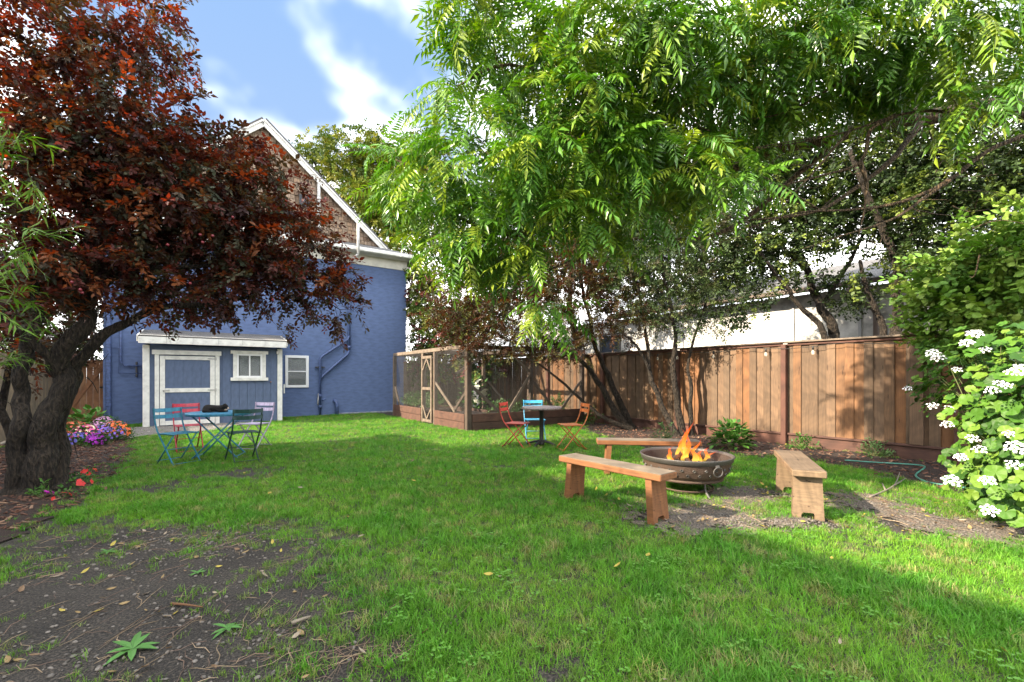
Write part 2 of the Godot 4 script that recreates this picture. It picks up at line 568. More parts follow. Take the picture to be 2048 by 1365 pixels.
# stems: [points, r0, r1]; every leafy twig is joined to the nearest wood
func tree(called: String, label: String, where: Vector3, stems: Array, clusters: Array, kinds: Array, per: int, tones: Array, leaf_mats: Array, single: int, bark: Material, opt := {}) -> Node3D:
	var t := thing(called, label, opt.get("category", "tree"), where, 0.0, opt.get("group", ""))
	var pos := PackedVector3Array()
	var rad := PackedFloat32Array()
	for i in stems.size():
		var p := curve(stems[i][0], 5)
		var q := []
		var rr := []
		for k in p.size():
			var f := float(k) / (p.size() - 1)
			var r := lerpf(stems[i][1], stems[i][2], pow(f, 0.8))
			var w: Vector3 = Vector3(noise.get_noise_3dv(p[k] * 1.7), 0, noise.get_noise_3dv(p[k] * 1.7 + Vector3(50, 0, 0))) * r * 1.6 * sin(f * PI)
			if k == 0 and p[k].y < 0.3: r *= 1.35
			q.append(p[k] + w - where)
			rr.append(r * (1.0 + 0.12 * noise.get_noise_3dv(p[k] * 9.0)))
			if k > p.size() * (0.3 if stems[i][0][0].y < 0.5 else 0.1):
				pos.append(p[k] + w)
				rad.append(r)
		var st := tool()
		st.set_smooth_group(0)
		if stems[i][1] > 0.045: add_trunk(st, q, rr)
		else: add_tube(st, q, rr, 6)
		part(t, "trunk" if i == 0 else ("stem" if stems[i][0][0].y < 0.5 else "limb"), done(st), bark)
	var order := []
	for c in clusters:
		var best := 1e9
		for k in range(0, pos.size(), 2): best = min(best, pos[k].distance_squared_to(c))
		order.append([best, c])
	order.sort_custom(func(a, b): return a[0] < b[0])
	var st := tool()
	st.set_smooth_group(0)
	var xfs := []
	for o in order:
		var c: Vector3 = o[1]
		var best := 1e9
		var bi := 0
		for k in pos.size():
			var d := pos[k].distance_squared_to(c)
			if d < best:
				best = d
				bi = k
		var a := pos[bi]
		var l := sqrt(best)
		var dir := (c - a).normalized() if l > 0.01 else Vector3.UP
		if l > 0.05:
			var mid := a.lerp(c, 0.5) + Vector3(rf(-1, 1), rf(-0.4, 1.0), rf(-1, 1)) * l * 0.13
			var r0: float = clampf(0.004 + l * 0.009, 0.003, max(0.004, rad[bi] * 0.7))
			var path := curve([a, mid, c], 3)
			var local := []
			for p in path: local.append(p - where)
			add_tube(st, local, taper(path.size(), r0, r0 * 0.35), 4, false)
			for k in range(1, path.size()):
				pos.append(path[k])
				rad.append(lerpf(r0, r0 * 0.35, float(k) / path.size()))
		for k in per:
			var d: Vector3 = (dir * opt.get("forward", 0.7) + Vector3(rng.randfn(), rng.randfn() * 0.6, rng.randfn()).normalized() + Vector3(0, -opt.get("droop", 0.15), 0)).normalized()
			var s: float = rf(0.75, 1.25) * opt.get("size", 1.0)
			xfs.append(Transform3D(facing(d, rf(-0.5, 0.5)).scaled(Vector3.ONE * s), c + Vector3(rf(-1, 1), rf(-1, 1), rf(-1, 1)) * opt.get("spread", 0.08) - where))
	if opt.has("bare"):
		for b in opt.bare:
			var p := curve(b[0], 3)
			var local := []
			for q in p: local.append(q - where)
			add_tube(st, local, taper(p.size(), b[1], b[1] * 0.3), 5, false)
	part(t, "twigs", done(st), bark).set_meta("kind", "stuff")
	var eye := Vector3(0, EYE, 0)
	xfs.sort_custom(func(a, b): return (a.origin + where).distance_squared_to(eye) < (b.origin + where).distance_squared_to(eye))
	var rest := []
	for i in kinds.size(): rest.append([[], []])
	var made := 0
	for x in xfs:
		var k := rng.randi() % kinds.size()
		if made < single and in_frame(x.origin + where):
			part(t, opt.get("leaf", "leafy_twig"), kinds[k], leaf_mats[pick(leaf_mats.size(), x.origin + where)], x)
			made += 1
		else:
			rest[k][0].append(x)
			var c: Color = tones[pick(tones.size(), x.origin + where)]
			var f := rf(0.8, 1.2)
			rest[k][1].append(Color(c.r * f, c.g * f, c.b * f))
	for k in kinds.size():
		if rest[k][0].size():
			copies(t, "crown", kinds[k], M.leaf_plain if not opt.has("mat") else opt.mat, rest[k][0], rest[k][1])
	return t

func pick(n: int, p: Vector3) -> int:     # neighbours in a crown tend to share a tone
	return clampi(int((noise.get_noise_3dv(p * 2.2) * 0.9 + 0.5 + rf(-0.35, 0.35)) * n), 0, n - 1)

func mats_of(tones: Array, rough: float, through: Color) -> Array:
	return tones.map(func(c): return leafy(c.linear_to_srgb(), rough, through))

# a low plant: leaves stand on a dome
func shrub(called: String, label: String, category: String, where: Vector3, radii: Vector3, kinds: Array, count: int, tones: Array, mats: Array, single: int, leaf := "leaf", size := 1.0, group := "") -> Node3D:
	var t := thing(called, label, category, where, 0.0, group)
	var xfs := []
	for i in count:
		var d := Vector3(rng.randfn(), absf(rng.randfn()) * 0.9 + 0.05, rng.randfn()).normalized()
		var q := pow(rng.randf(), 0.35)
		var p := d * radii * q + Vector3(0, radii.y * 0.12, 0)
		var out := (d + Vector3(rf(-0.5, 0.5), rf(-0.5, 0.6), rf(-0.5, 0.5))).normalized()
		xfs.append(Transform3D(facing(out, rf(-0.4, 0.4)).scaled(Vector3.ONE * rf(0.7, 1.2) * size), p))
	var st := tool()
	st.set_smooth_group(0)
	for i in 9:
		var e := Vector3(rng.randfn() * 0.35, 0.6, rng.randfn() * 0.35) * radii
		add_tube(st, [Vector3(e.x * 0.1, 0, e.z * 0.1), e * 0.5, e], [0.006, 0.005, 0.003], 4, false)
	part(t, "stems", done(st), M.stalk)
	xfs.sort_custom(func(a, b): return (a.origin + where).length_squared() < (b.origin + where).length_squared())
	var rest := []
	for i in kinds.size(): rest.append([[], []])
	for i in xfs.size():
		var k := rng.randi() % kinds.size()
		if i < single:
			part(t, leaf, kinds[k], mats[rng.randi() % mats.size()], xfs[i])
		else:
			rest[k][0].append(xfs[i])
			rest[k][1].append(tones[rng.randi() % tones.size()])
	for k in kinds.size():
		if rest[k][0].size(): copies(t, "foliage", kinds[k], M.leaf_plain, rest[k][0], rest[k][1])
	return t

# ---------------------------------------------------------------- sky
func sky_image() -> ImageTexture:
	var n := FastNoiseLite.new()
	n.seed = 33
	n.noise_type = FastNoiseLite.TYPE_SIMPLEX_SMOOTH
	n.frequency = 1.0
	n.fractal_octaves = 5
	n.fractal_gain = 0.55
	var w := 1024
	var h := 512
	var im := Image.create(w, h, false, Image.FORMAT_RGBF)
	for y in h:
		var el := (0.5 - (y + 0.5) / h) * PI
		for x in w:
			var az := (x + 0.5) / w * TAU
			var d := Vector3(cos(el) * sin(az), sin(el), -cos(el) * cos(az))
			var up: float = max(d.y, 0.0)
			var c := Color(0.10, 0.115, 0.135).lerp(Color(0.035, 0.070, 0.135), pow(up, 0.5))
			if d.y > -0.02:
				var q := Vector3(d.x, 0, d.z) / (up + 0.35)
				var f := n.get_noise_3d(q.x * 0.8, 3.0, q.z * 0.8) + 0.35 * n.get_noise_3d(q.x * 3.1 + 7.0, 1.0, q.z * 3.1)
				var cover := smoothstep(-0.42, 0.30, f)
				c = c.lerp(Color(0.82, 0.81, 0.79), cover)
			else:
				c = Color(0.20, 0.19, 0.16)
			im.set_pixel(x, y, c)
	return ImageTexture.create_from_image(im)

func make_light() -> void:
	var cam := Camera3D.new()
	cam.name = "camera"
	add_child(cam)
	cam.position = Vector3(0, EYE, 0)
	cam.near = 0.05
	cam.far = 600.0
	cam.projection = Camera3D.PROJECTION_FRUSTUM
	cam.size = 1365.0 / FOCAL * cam.near
	cam.frustum_offset = Vector2(0, 72.5 / FOCAL * cam.near)
	cam.current = true
	var env := Environment.new()
	env.background_mode = Environment.BG_SKY
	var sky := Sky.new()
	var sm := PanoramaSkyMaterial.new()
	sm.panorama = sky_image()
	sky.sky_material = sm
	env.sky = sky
	env.tonemap_mode = Environment.TONE_MAPPER_LINEAR
	env.tonemap_exposure = 7.4
	env.background_energy_multiplier = 1.0
	env.sdfgi_enabled = true
	env.ssao_enabled = true
	env.ssil_enabled = true
	var we := WorldEnvironment.new()
	we.name = "environment"
	we.environment = env
	add_child(we)
	var sun := DirectionalLight3D.new()
	sun.name = "sun"
	add_child(sun)
	var to_sun := Vector3(-0.805, 0.5, 0.316).normalized()
	sun.basis = facing(to_sun)
	sun.light_energy = 0.72
	sun.light_color = Color(1.0, 0.93, 0.82)
	sun.light_angular_distance = 0.6
	sun.shadow_enabled = true

# ---------------------------------------------------------------- materials
func make_materials() -> void:
	M.grain = grain_image(512, 3, 5)
	M.grain2 = grain_image(512, 11, 3)
	M.fine = noise_tex(512, 2, 0.045, 4, [[0.0, Color(0.55, 0.55, 0.55)], [0.5, Color(0.8, 0.8, 0.8)], [1.0, Color(1, 1, 1)]])
	M.blotch = noise_tex(512, 8, 0.012, 5, [[0.0, Color(0.62, 0.62, 0.62)], [0.5, Color(0.85, 0.85, 0.85)], [1.0, Color(1, 1, 1)]])
	M.soft = noise_tex(512, 18, 0.012, 5, [[0.0, Color(0.86, 0.86, 0.86)], [0.5, Color(0.94, 0.94, 0.94)], [1.0, Color(1, 1, 1)]])
	M.speck = noise_tex(512, 21, 0.12, 3, [[0.0, Color(0.3, 0.3, 0.3)], [0.45, Color(0.6, 0.6, 0.6)], [0.7, Color(0.9, 0.88, 0.85)], [1.0, Color(1, 1, 1)]])
	M.cells = noise_tex(512, 4, 0.06, 1, [[0.0, Color(0.25, 0.24, 0.26)], [0.35, Color(0.55, 0.53, 0.55)], [0.6, Color(0.75, 0.66, 0.62)], [0.8, Color(0.5, 0.56, 0.62)], [1.0, Color(0.9, 0.88, 0.85)]], FastNoiseLite.TYPE_CELLULAR)
	M.stucco = relief(mat(lin(0.112, 0.165, 0.320), 0.85, M.soft, Vector3(0.35, 0.8, 0.35), Vector3.ZERO), M.fine, 0.5)
	M.stucco.uv1_scale = Vector3(0.55, 1.5, 0.55)
	M.siding = relief(mat(lin(0.098, 0.138, 0.235), 0.65, M.soft, Vector3(1.5, 0.7, 1.5)), M.fine, 0.3)
	M.white = relief(mat(lin(0.80, 0.79, 0.74), 0.55, M.soft, Vector3(0.9, 0.9, 0.9)), M.fine, 0.12)
	M.cream = relief(mat(lin(0.72, 0.70, 0.62), 0.6, M.soft, Vector3(0.4, 0.4, 0.4)), M.fine, 0.3)
	M.vinyl = mat(lin(0.8, 0.8, 0.8), 0.35)
	M.pipe = mat(lin(0.085, 0.135, 0.31), 0.5, M.blotch, Vector3(2, 2, 2))
	M.white_pipe = mat(lin(0.72, 0.72, 0.70), 0.5, M.blotch, Vector3(2, 2, 2))
	M.roofing = relief(mat(lin(0.26, 0.26, 0.27), 0.9, M.speck, Vector3(3, 3, 3)), M.speck, 0.5)
	M.roofing_light = relief(mat(lin(0.60, 0.60, 0.58), 0.85, M.speck, Vector3(3, 3, 3)), M.speck, 0.4)
	M.dark_edge = mat(lin(0.05, 0.05, 0.055), 0.6)
	M.glass = StandardMaterial3D.new()
	M.glass.albedo_color = Color(0.9, 0.95, 0.95, 0.08)
	M.glass.transparency = BaseMaterial3D.TRANSPARENCY_ALPHA
	M.glass.roughness = 0.02
	M.glass.metallic_specular = 0.3
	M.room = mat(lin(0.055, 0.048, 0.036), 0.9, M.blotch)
	M.metal = mat(lin(0.45, 0.44, 0.42), 0.4)
	M.metal.metallic = 0.8
	M.iron = mat(lin(0.035, 0.035, 0.035), 0.55, M.speck, Vector3(6, 6, 6))
	M.shingles = []
	for k in 6:
		M.shingles.append(relief(mat([lin(0.50, 0.39, 0.30), lin(0.44, 0.34, 0.26), lin(0.55, 0.43, 0.34), lin(0.30, 0.21, 0.15), lin(0.50, 0.40, 0.33), lin(0.52, 0.37, 0.26)][k], 0.9, M.grain, Vector3(2.4, 0.6, 2.4), Vector3(k * 0.3, k * 0.17, 0)), M.grain, 0.1))
	M.board = []          # weathered redwood of the right fence
	var tones := [lin(0.225, 0.130, 0.068), lin(0.195, 0.125, 0.075), lin(0.27, 0.140, 0.064), lin(0.30, 0.140, 0.055), lin(0.205, 0.138, 0.088), lin(0.31, 0.155, 0.068), lin(0.24, 0.15, 0.092), lin(0.265, 0.17, 0.105)]
	for k in 8: M.board.append(wood(tones[k], k))
	M.red_wood = [wood(lin(0.16, 0.066, 0.046), 3), wood(lin(0.135, 0.062, 0.046), 6)]
	M.pale_board = [wood(lin(0.40, 0.34, 0.25), 1), wood(lin(0.45, 0.37, 0.26), 4), wood(lin(0.34, 0.30, 0.23), 7)]
	M.gate = [wood(lin(0.60, 0.30, 0.15), 2), wood(lin(0.54, 0.26, 0.13), 5), wood(lin(0.62, 0.34, 0.18), 8)]
	M.grey_wood = [wood(lin(0.20, 0.15, 0.12), 1), wood(lin(0.13, 0.095, 0.075), 4), wood(lin(0.29, 0.235, 0.19), 9)]
	M.bed_wood = [wood(lin(0.165, 0.082, 0.060), 2), wood(lin(0.12, 0.066, 0.050), 7)]
	M.bench_top = [wood(lin(0.30, 0.255, 0.205), 3), wood(lin(0.285, 0.21, 0.145), 5)]
	M.bench_side = [wood(lin(0.35, 0.15, 0.058), 4), wood(lin(0.335, 0.24, 0.155), 8)]
	M.fissure = noise_tex(512, 31, 0.022, 5, [[0.0, Color(0.16, 0.14, 0.12)], [0.4, Color(0.42, 0.39, 0.35)], [0.62, Color(0.8, 0.76, 0.7)], [1.0, Color(1, 0.98, 0.92)]])
	M.bark = relief(mat(lin(0.068, 0.055, 0.044), 0.95, M.fissure, Vector3(3.2, 0.8, 3.2)), M.fissure, 5.0)
	M.bark_pale = relief(mat(lin(0.24, 0.18, 0.12), 0.95, M.fissure, Vector3(4, 1.2, 4)), M.fissure, 3.0)
	M.stalk = mat(lin(0.10, 0.12, 0.04), 0.8)
	M.leaf_plain = leafy(Color.WHITE, 0.5, Color(0.55, 0.6, 0.25))
	M.leaf_gloss = leafy(Color.WHITE, 0.30, Color(0.75, 0.8, 0.2))
	M.leaf_gloss.metallic_specular = 0.55
	M.leaf_plum = leafy(Color.WHITE, 0.40, Color(1.0, 0.55, 0.2))
	M.petal = leafy(Color.WHITE, 0.6, Color(0.4, 0.4, 0.4))
	M.blade = leafy(Color.WHITE, 0.5, Color(0.8, 0.95, 0.35))
	M.chip = mat(Color.WHITE, 0.9)
	M.chip.vertex_color_use_as_albedo = true
	M.soil = relief(mat(lin(0.105, 0.090, 0.076), 0.95, M.speck, Vector3(0.9, 0.9, 0.9), Vector3.ZERO, true), M.speck, 1.6)
	M.soil.detail_enabled = true
	M.soil.detail_blend_mode = BaseMaterial3D.BLEND_MODE_MUL
	M.soil.detail_uv_layer = BaseMaterial3D.DETAIL_UV_2
	M.soil.uv2_triplanar = true
	M.soil.uv2_world_triplanar = true
	M.soil.uv2_scale = Vector3(0.21, 0.21, 0.21)
	M.soil.detail_albedo = M.blotch
	M.dry_soil = relief(mat(lin(0.24, 0.20, 0.165), 0.95, M.speck, Vector3(0.8, 0.8, 0.8), Vector3.ZERO, true), M.speck, 1.2)
	M.mulch = relief(mat(lin(0.06, 0.032, 0.022), 0.95, M.speck, Vector3(1.6, 1.6, 1.6), Vector3.ZERO, true), M.speck, 1.5)
	M.gravel = relief(mat(lin(0.36, 0.34, 0.32), 0.9, M.speck, Vector3(1.2, 1.2, 1.2), Vector3.ZERO, true), M.speck, 1.5)

# ---------------------------------------------------------------- ground
var bed_left: PackedVector2Array
var bed_right: PackedVector2Array
var gravel_area: PackedVector2Array
var dirt := []
var dry := []

func top(p: Vector2) -> float:     # height of whatever lies bare here
	for q in dry:
		if Geometry2D.is_point_in_polygon(p, q): return height(p.x, p.y) + 0.011
	return height(p.x, p.y)

func flat2(p: Vector3) -> Vector2: return Vector2(p.x, p.z)

func ring(pts: Array) -> PackedVector2Array:
	var out := PackedVector2Array()
	for p in pts: out.append(flat2(p))
	return out

func height(x: float, z: float) -> float:
	return 0.014 * noise.get_noise_2d(x * 0.9, z * 0.9) + 0.006 * noise.get_noise_2d(x * 3.0, z * 3.0)

func sheet(called: String, poly: PackedVector2Array, lift: float, m: Material, s := 0.12, ragged := 0.0) -> MeshInstance3D:   # fine-meshed sheet over a polygon, following the ground
	var lo := poly[0]
	var hi := poly[0]
	for p in poly:
		lo = lo.min(p)
		hi = hi.max(p)
	var st := tool()
	st.set_smooth_group(0)
	lo -= Vector2.ONE * ragged
	hi += Vector2.ONE * ragged
	var nx := int((hi.x - lo.x) / s) + 1
	var nz := int((hi.y - lo.y) / s) + 1
	for i in nx:
		for k in nz:
			var a := lo + Vector2(i, k) * s
			var e0 := Vector2(noise.get_noise_2d(a.x * 3.0, a.y * 3.0), noise.get_noise_2d(a.x * 3.0 + 70.0, a.y * 3.0)) * ragged + Vector2(noise.get_noise_2d(a.x * 11.0, a.y * 11.0), noise.get_noise_2d(a.x * 11.0 + 70.0, a.y * 11.0)) * ragged * 0.5
			if not Geometry2D.is_point_in_polygon(a + Vector2(s, s) * 0.5 + e0, poly): continue
			var q := []
			for e in [Vector2(0, 0), Vector2(s, 0), Vector2(s, s), Vector2(0, s)]:
				var p: Vector2 = a + e
				q.append(Vector3(p.x, height(p.x, p.y) + lift + 0.006 * noise.get_noise_2d(p.x * 3.0, p.y * 3.0 + 40.0), p.y))
			quad(st, q[0], q[1], q[2], q[3])
	var o := part(self, called, done(st), m)
	o.set_meta("kind", "structure")
	return o

func cover(x: float, z: float) -> float:     # how thickly grass grows here
	var p := Vector2(x, z)
	var n := noise.get_noise_2d(x * 1.6, z * 1.6) * 0.9 + noise.get_noise_2d(x * 6.0, z * 6.0) * 0.7
	var e := Vector2(noise.get_noise_2d(x * 4.0, z * 4.0), noise.get_noise_2d(x * 4.0 + 80.0, z * 4.0)) * 0.35
	if Geometry2D.is_point_in_polygon(p + e, bed_left) or Geometry2D.is_point_in_polygon(p + e, bed_right): return 0.015
	if Geometry2D.is_point_in_polygon(p + e * 0.5, gravel_area): return 0.05
	var c := 1.0
	for d in dirt:
		var q: Vector2 = (p + e * 0.4 - d[0]).rotated(d[3]) / d[1]
		c = min(c, lerpf(1.0 - d[2], 1.0, smoothstep(0.35, 1.35, q.length())))
	return clampf(c + n * (0.22 if c > 0.9 else 0.5) - (0.0 if c > 0.9 else 0.08), 0.0, 1.0)

func make_ground() -> void:
	bed_left = ring([on_ground(-420, 1120), on_ground(0, 1095), on_ground(110, 1030), on_ground(190, 985), on_ground(232, 945), on_ground(262, 905), on_ground(262, 880), on_ground(215, 868), on_ground(160, 862), lot(-3.1, -15.0), lot(-3.1, -2.0)])
	bed_right = ring([on_ground(1168, 860), on_ground(1225, 882), on_ground(1320, 905), on_ground(1420, 905), on_ground(1500, 915), on_ground(1580, 915), on_ground(1700, 935), on_ground(1800, 962), on_ground(1900, 985), on_ground(2040, 1010), lot(9.2, 2.0), lot(9.2, -9.6)])
	gravel_area = ring([on_ground(205, 858), on_ground(216, 884), on_ground(300, 872), on_ground(430, 862), lot(1.2, -15.0), lot(-2.2, -15.2), lot(-3.0, -15.6)])
	# bare places: centre, half sizes, how bare, turn
	dirt = [
		[flat2(on_ground(150, 1230)), Vector2(1.5, 1.45), 0.95, 0.2], [flat2(on_ground(430, 1290)), Vector2(1.0, 0.55), 0.85, -0.5], [flat2(on_ground(230, 1110)), Vector2(1.5, 0.7), 0.8, -0.3],
		[flat2(on_ground(420, 1075)), Vector2(0.85, 0.35), 0.72, 0.3], [flat2(on_ground(480, 948)), Vector2(0.55, 0.4), 0.85, 0.0], [flat2(on_ground(330, 975)), Vector2(0.6, 0.35), 0.6, 0.0],
		[flat2(on_ground(1400, 1035)), Vector2(0.75, 0.42), 0.92, 0.3], [flat2(on_ground(1500, 990)), Vector2(0.6, 0.4), 0.8, 0.0], [flat2(on_ground(1560, 1050)), Vector2(0.75, 0.2), 0.8, 0.0],
		[flat2(on_ground(1740, 1010)), Vector2(0.6, 0.5), 0.8, 0.0], [flat2(on_ground(1910, 1055)), Vector2(0.9, 0.42), 0.9, -0.3], [flat2(on_ground(1250, 1000)), Vector2(0.35, 0.3), 0.5, 0.0],
		[flat2(on_ground(1130, 1350)), Vector2(0.16, 0.1), 0.8, 0.0], [flat2(on_ground(690, 1310)), Vector2(0.3, 0.12), 0.7, 0.2], [flat2(on_ground(1040, 935)), Vector2(0.35, 0.15), 0.5, 0.0]]
	var st := tool()
	st.set_smooth_group(0)
	var far := 300.0
	var lo := Vector2(-16, -20)
	var hi := Vector2(14, 3)
	var s := 0.1
	for i in int((hi.x - lo.x) / s):
		for k in int((hi.y - lo.y) / s):
			var q := []
			for e in [Vector2(0, 0), Vector2(s, 0), Vector2(s, s), Vector2(0, s)]:
				var p: Vector2 = lo + Vector2(i, k) * s + e
				q.append(Vector3(p.x, height(p.x, p.y), p.y))
			quad(st, q[0], q[1], q[2], q[3])
	for r in [[-far, lo.x, -far, far], [hi.x, far, -far, far], [lo.x, hi.x, -far, lo.y], [lo.x, hi.x, hi.y, far]]:
		quad(st, Vector3(r[0], 0, r[2]), Vector3(r[1], 0, r[2]), Vector3(r[1], 0, r[3]), Vector3(r[0], 0, r[3]))
	part(self, "ground", done(st), M.soil).set_meta("kind", "structure")
	sheet("mulch_bed", bed_left, 0.012, M.mulch)
	sheet("mulch_bed", bed_right, 0.012, M.mulch)
	dry.append(ring([on_ground(1225, 1012), on_ground(1290, 985), on_ground(1370, 990), on_ground(1440, 970), on_ground(1530, 975), on_ground(1570, 1005), on_ground(1640, 1030), on_ground(1620, 1062), on_ground(1520, 1058), on_ground(1440, 1075), on_ground(1350, 1078), on_ground(1290, 1050)]))
	dry.append(ring([on_ground(1655, 985), on_ground(1740, 965), on_ground(1830, 990), on_ground(1900, 1005), on_ground(2010, 1020), on_ground(2120, 1060), on_ground(2060, 1105), on_ground(1960, 1085), on_ground(1870, 1075), on_ground(1780, 1045), on_ground(1690, 1030)]))
	for p in dry: sheet("bare_dirt", p, 0.010, M.dry_soil, 0.05, 0.35)
	sheet("gravel_strip", gravel_area, 0.010, M.gravel)

func tuft(blades: int, h: float, w: float, spread: float, lean: float) -> ArrayMesh:
	var st := tool()
	for i in blades:
		var a := rf(0, TAU)
		var p := Vector3(cos(a), 0, sin(a)) * spread * sqrt(rng.randf())
		var b := rf(0, TAU)
		var d := Vector3(cos(b), 0, sin(b))
		var hh := h * rf(0.55, 1.15)
		var side := d.cross(Vector3.UP) * w * 0.5 * rf(0.8, 1.2)
		var l := lean * hh * rf(0.3, 1.3)
		var m := p + d * l * 0.35 + Vector3(0, hh * 0.6, 0)
		var t := p + d * l + Vector3(0, hh, 0)
		var tone := rf(0.5, 1.5)
		st.set_color(Color(tone * rf(0.9, 1.15), tone, tone * 0.9))
		quad(st, p - side, m - side * 0.8, m + side * 0.8, p + side)
		tri(st, m - side * 0.8, t, m + side * 0.8)
	return done(st)

func make_lawn() -> void:
	var kinds := [tuft(16, 0.042, 0.0036, 0.04, 1.2), tuft(16, 0.05, 0.0036, 0.045, 1.5), tuft(14, 0.034, 0.0040, 0.045, 1.9), tuft(18, 0.045, 0.0032, 0.04, 0.8)]
	var xfs := [[], [], [], []]
	var tints := [[], [], [], []]
	var z := -0.7
	while z > -16.6:
		var d := -z
		var s: float = clampf(0.026 + 0.0042 * (d - 1.5), 0.026, 0.07)
		var x: float = -1.16 * d - 0.9
		while x < 1.16 * d + 0.9:
			x += s
			var p := Vector3(x + rf(-0.5, 0.5) * s, 0, z + rf(-0.5, 0.5) * s)
			var u := p.x * cos(TURN) - p.z * sin(TURN)
			var v := p.x * sin(TURN) + p.z * cos(TURN)
			if u > 9.2 or u < -3.1 or v < -16.25 or (u > 5.2 and v < -9.45) or (u > -1.25 and u < 2.0 and v < -14.98): continue
			var c := cover(p.x, p.z)
			if rng.randf() > c * 1.05 - 0.02: continue
			var k := rng.randi() % 4
			var dry := noise.get_noise_2d(p.x * 2.8 + 30.0, p.z * 2.8) + rf(-0.5, 0.5)
			var lush := noise.get_noise_2d(p.x * 0.9 - 60.0, p.z * 0.9)
			var g := Color(0.195, 0.40, 0.036).lerp(Color(0.12, 0.32, 0.034), clampf(lush + 0.5, 0, 1))
			if dry > 0.30: g = g.lerp(Color(0.38, 0.33, 0.16), clampf((dry - 0.30) * 2.0, 0, 0.85))
			var f := rf(0.68, 1.28)
			g = Color(g.r * f * rf(0.85, 1.15), g.g * f, g.b * f)
			if c < 0.5: g = g.lerp(Color(0.17, 0.24, 0.05), 0.5)
			var size := rf(0.65, 1.2) * (0.75 + 0.25 * c) * (1.0 + 0.35 * lush) * (1.0 if d < 4.0 else 1.12)
			p.y = height(p.x, p.z) - 0.004
			xfs[k].append(Transform3D(Basis(Vector3.UP, rf(0, TAU)).scaled(Vector3(size, size * rf(0.8, 1.25), size)), p))
			tints[k].append(g)
		z -= s
	var lawn := Node3D.new()
	lawn.name = "lawn_grass"
	add_child(lawn)
	tag(lawn, "short green lawn grass with worn patches covering the yard", "grass", "", "stuff")
	for k in 4: copies(lawn, "grass", kinds[k], M.blade, xfs[k], tints[k])

	# clover and small weeds among the grass in the foreground
	var cl := tool()
	for i in 5:
		var a := TAU * i / 5 + rf(-0.3, 0.3)
		var q := Vector3(cos(a), 0, sin(a)) * 0.02
		for j in 3:
			var b := a + (j - 1) * 1.2
			add_oval(cl, Transform3D(facing(Vector3(cos(b), 0.25, sin(b))), q + Vector3(0, 0.035 + 0.008 * i, 0)), 0.014, 0.013, 0.2, 0.1, rf(0.85, 1.15))
	var clover := done(cl)
	var cx := []
	var ct := []
	for i in 1500:
		var p := Vector3(rf(-1.5, 4.5), 0.0, rf(-4.2, -1.2))
		if noise.get_noise_2d(p.x * 2.0 + 11.0, p.z * 2.0) < 0.12 or cover(p.x, p.z) < 0.7: continue
		cx.append(Transform3D(Basis(Vector3.UP, rf(0, TAU)).scaled(Vector3.ONE * rf(0.5, 0.95)), p))
		ct.append(Color(0.11, 0.27, 0.04))
	tag(copies(self, "clover_patch", clover, M.leaf_plain, cx, ct), "low clover and tiny weeds among the foreground grass", "clover", "", "stuff")

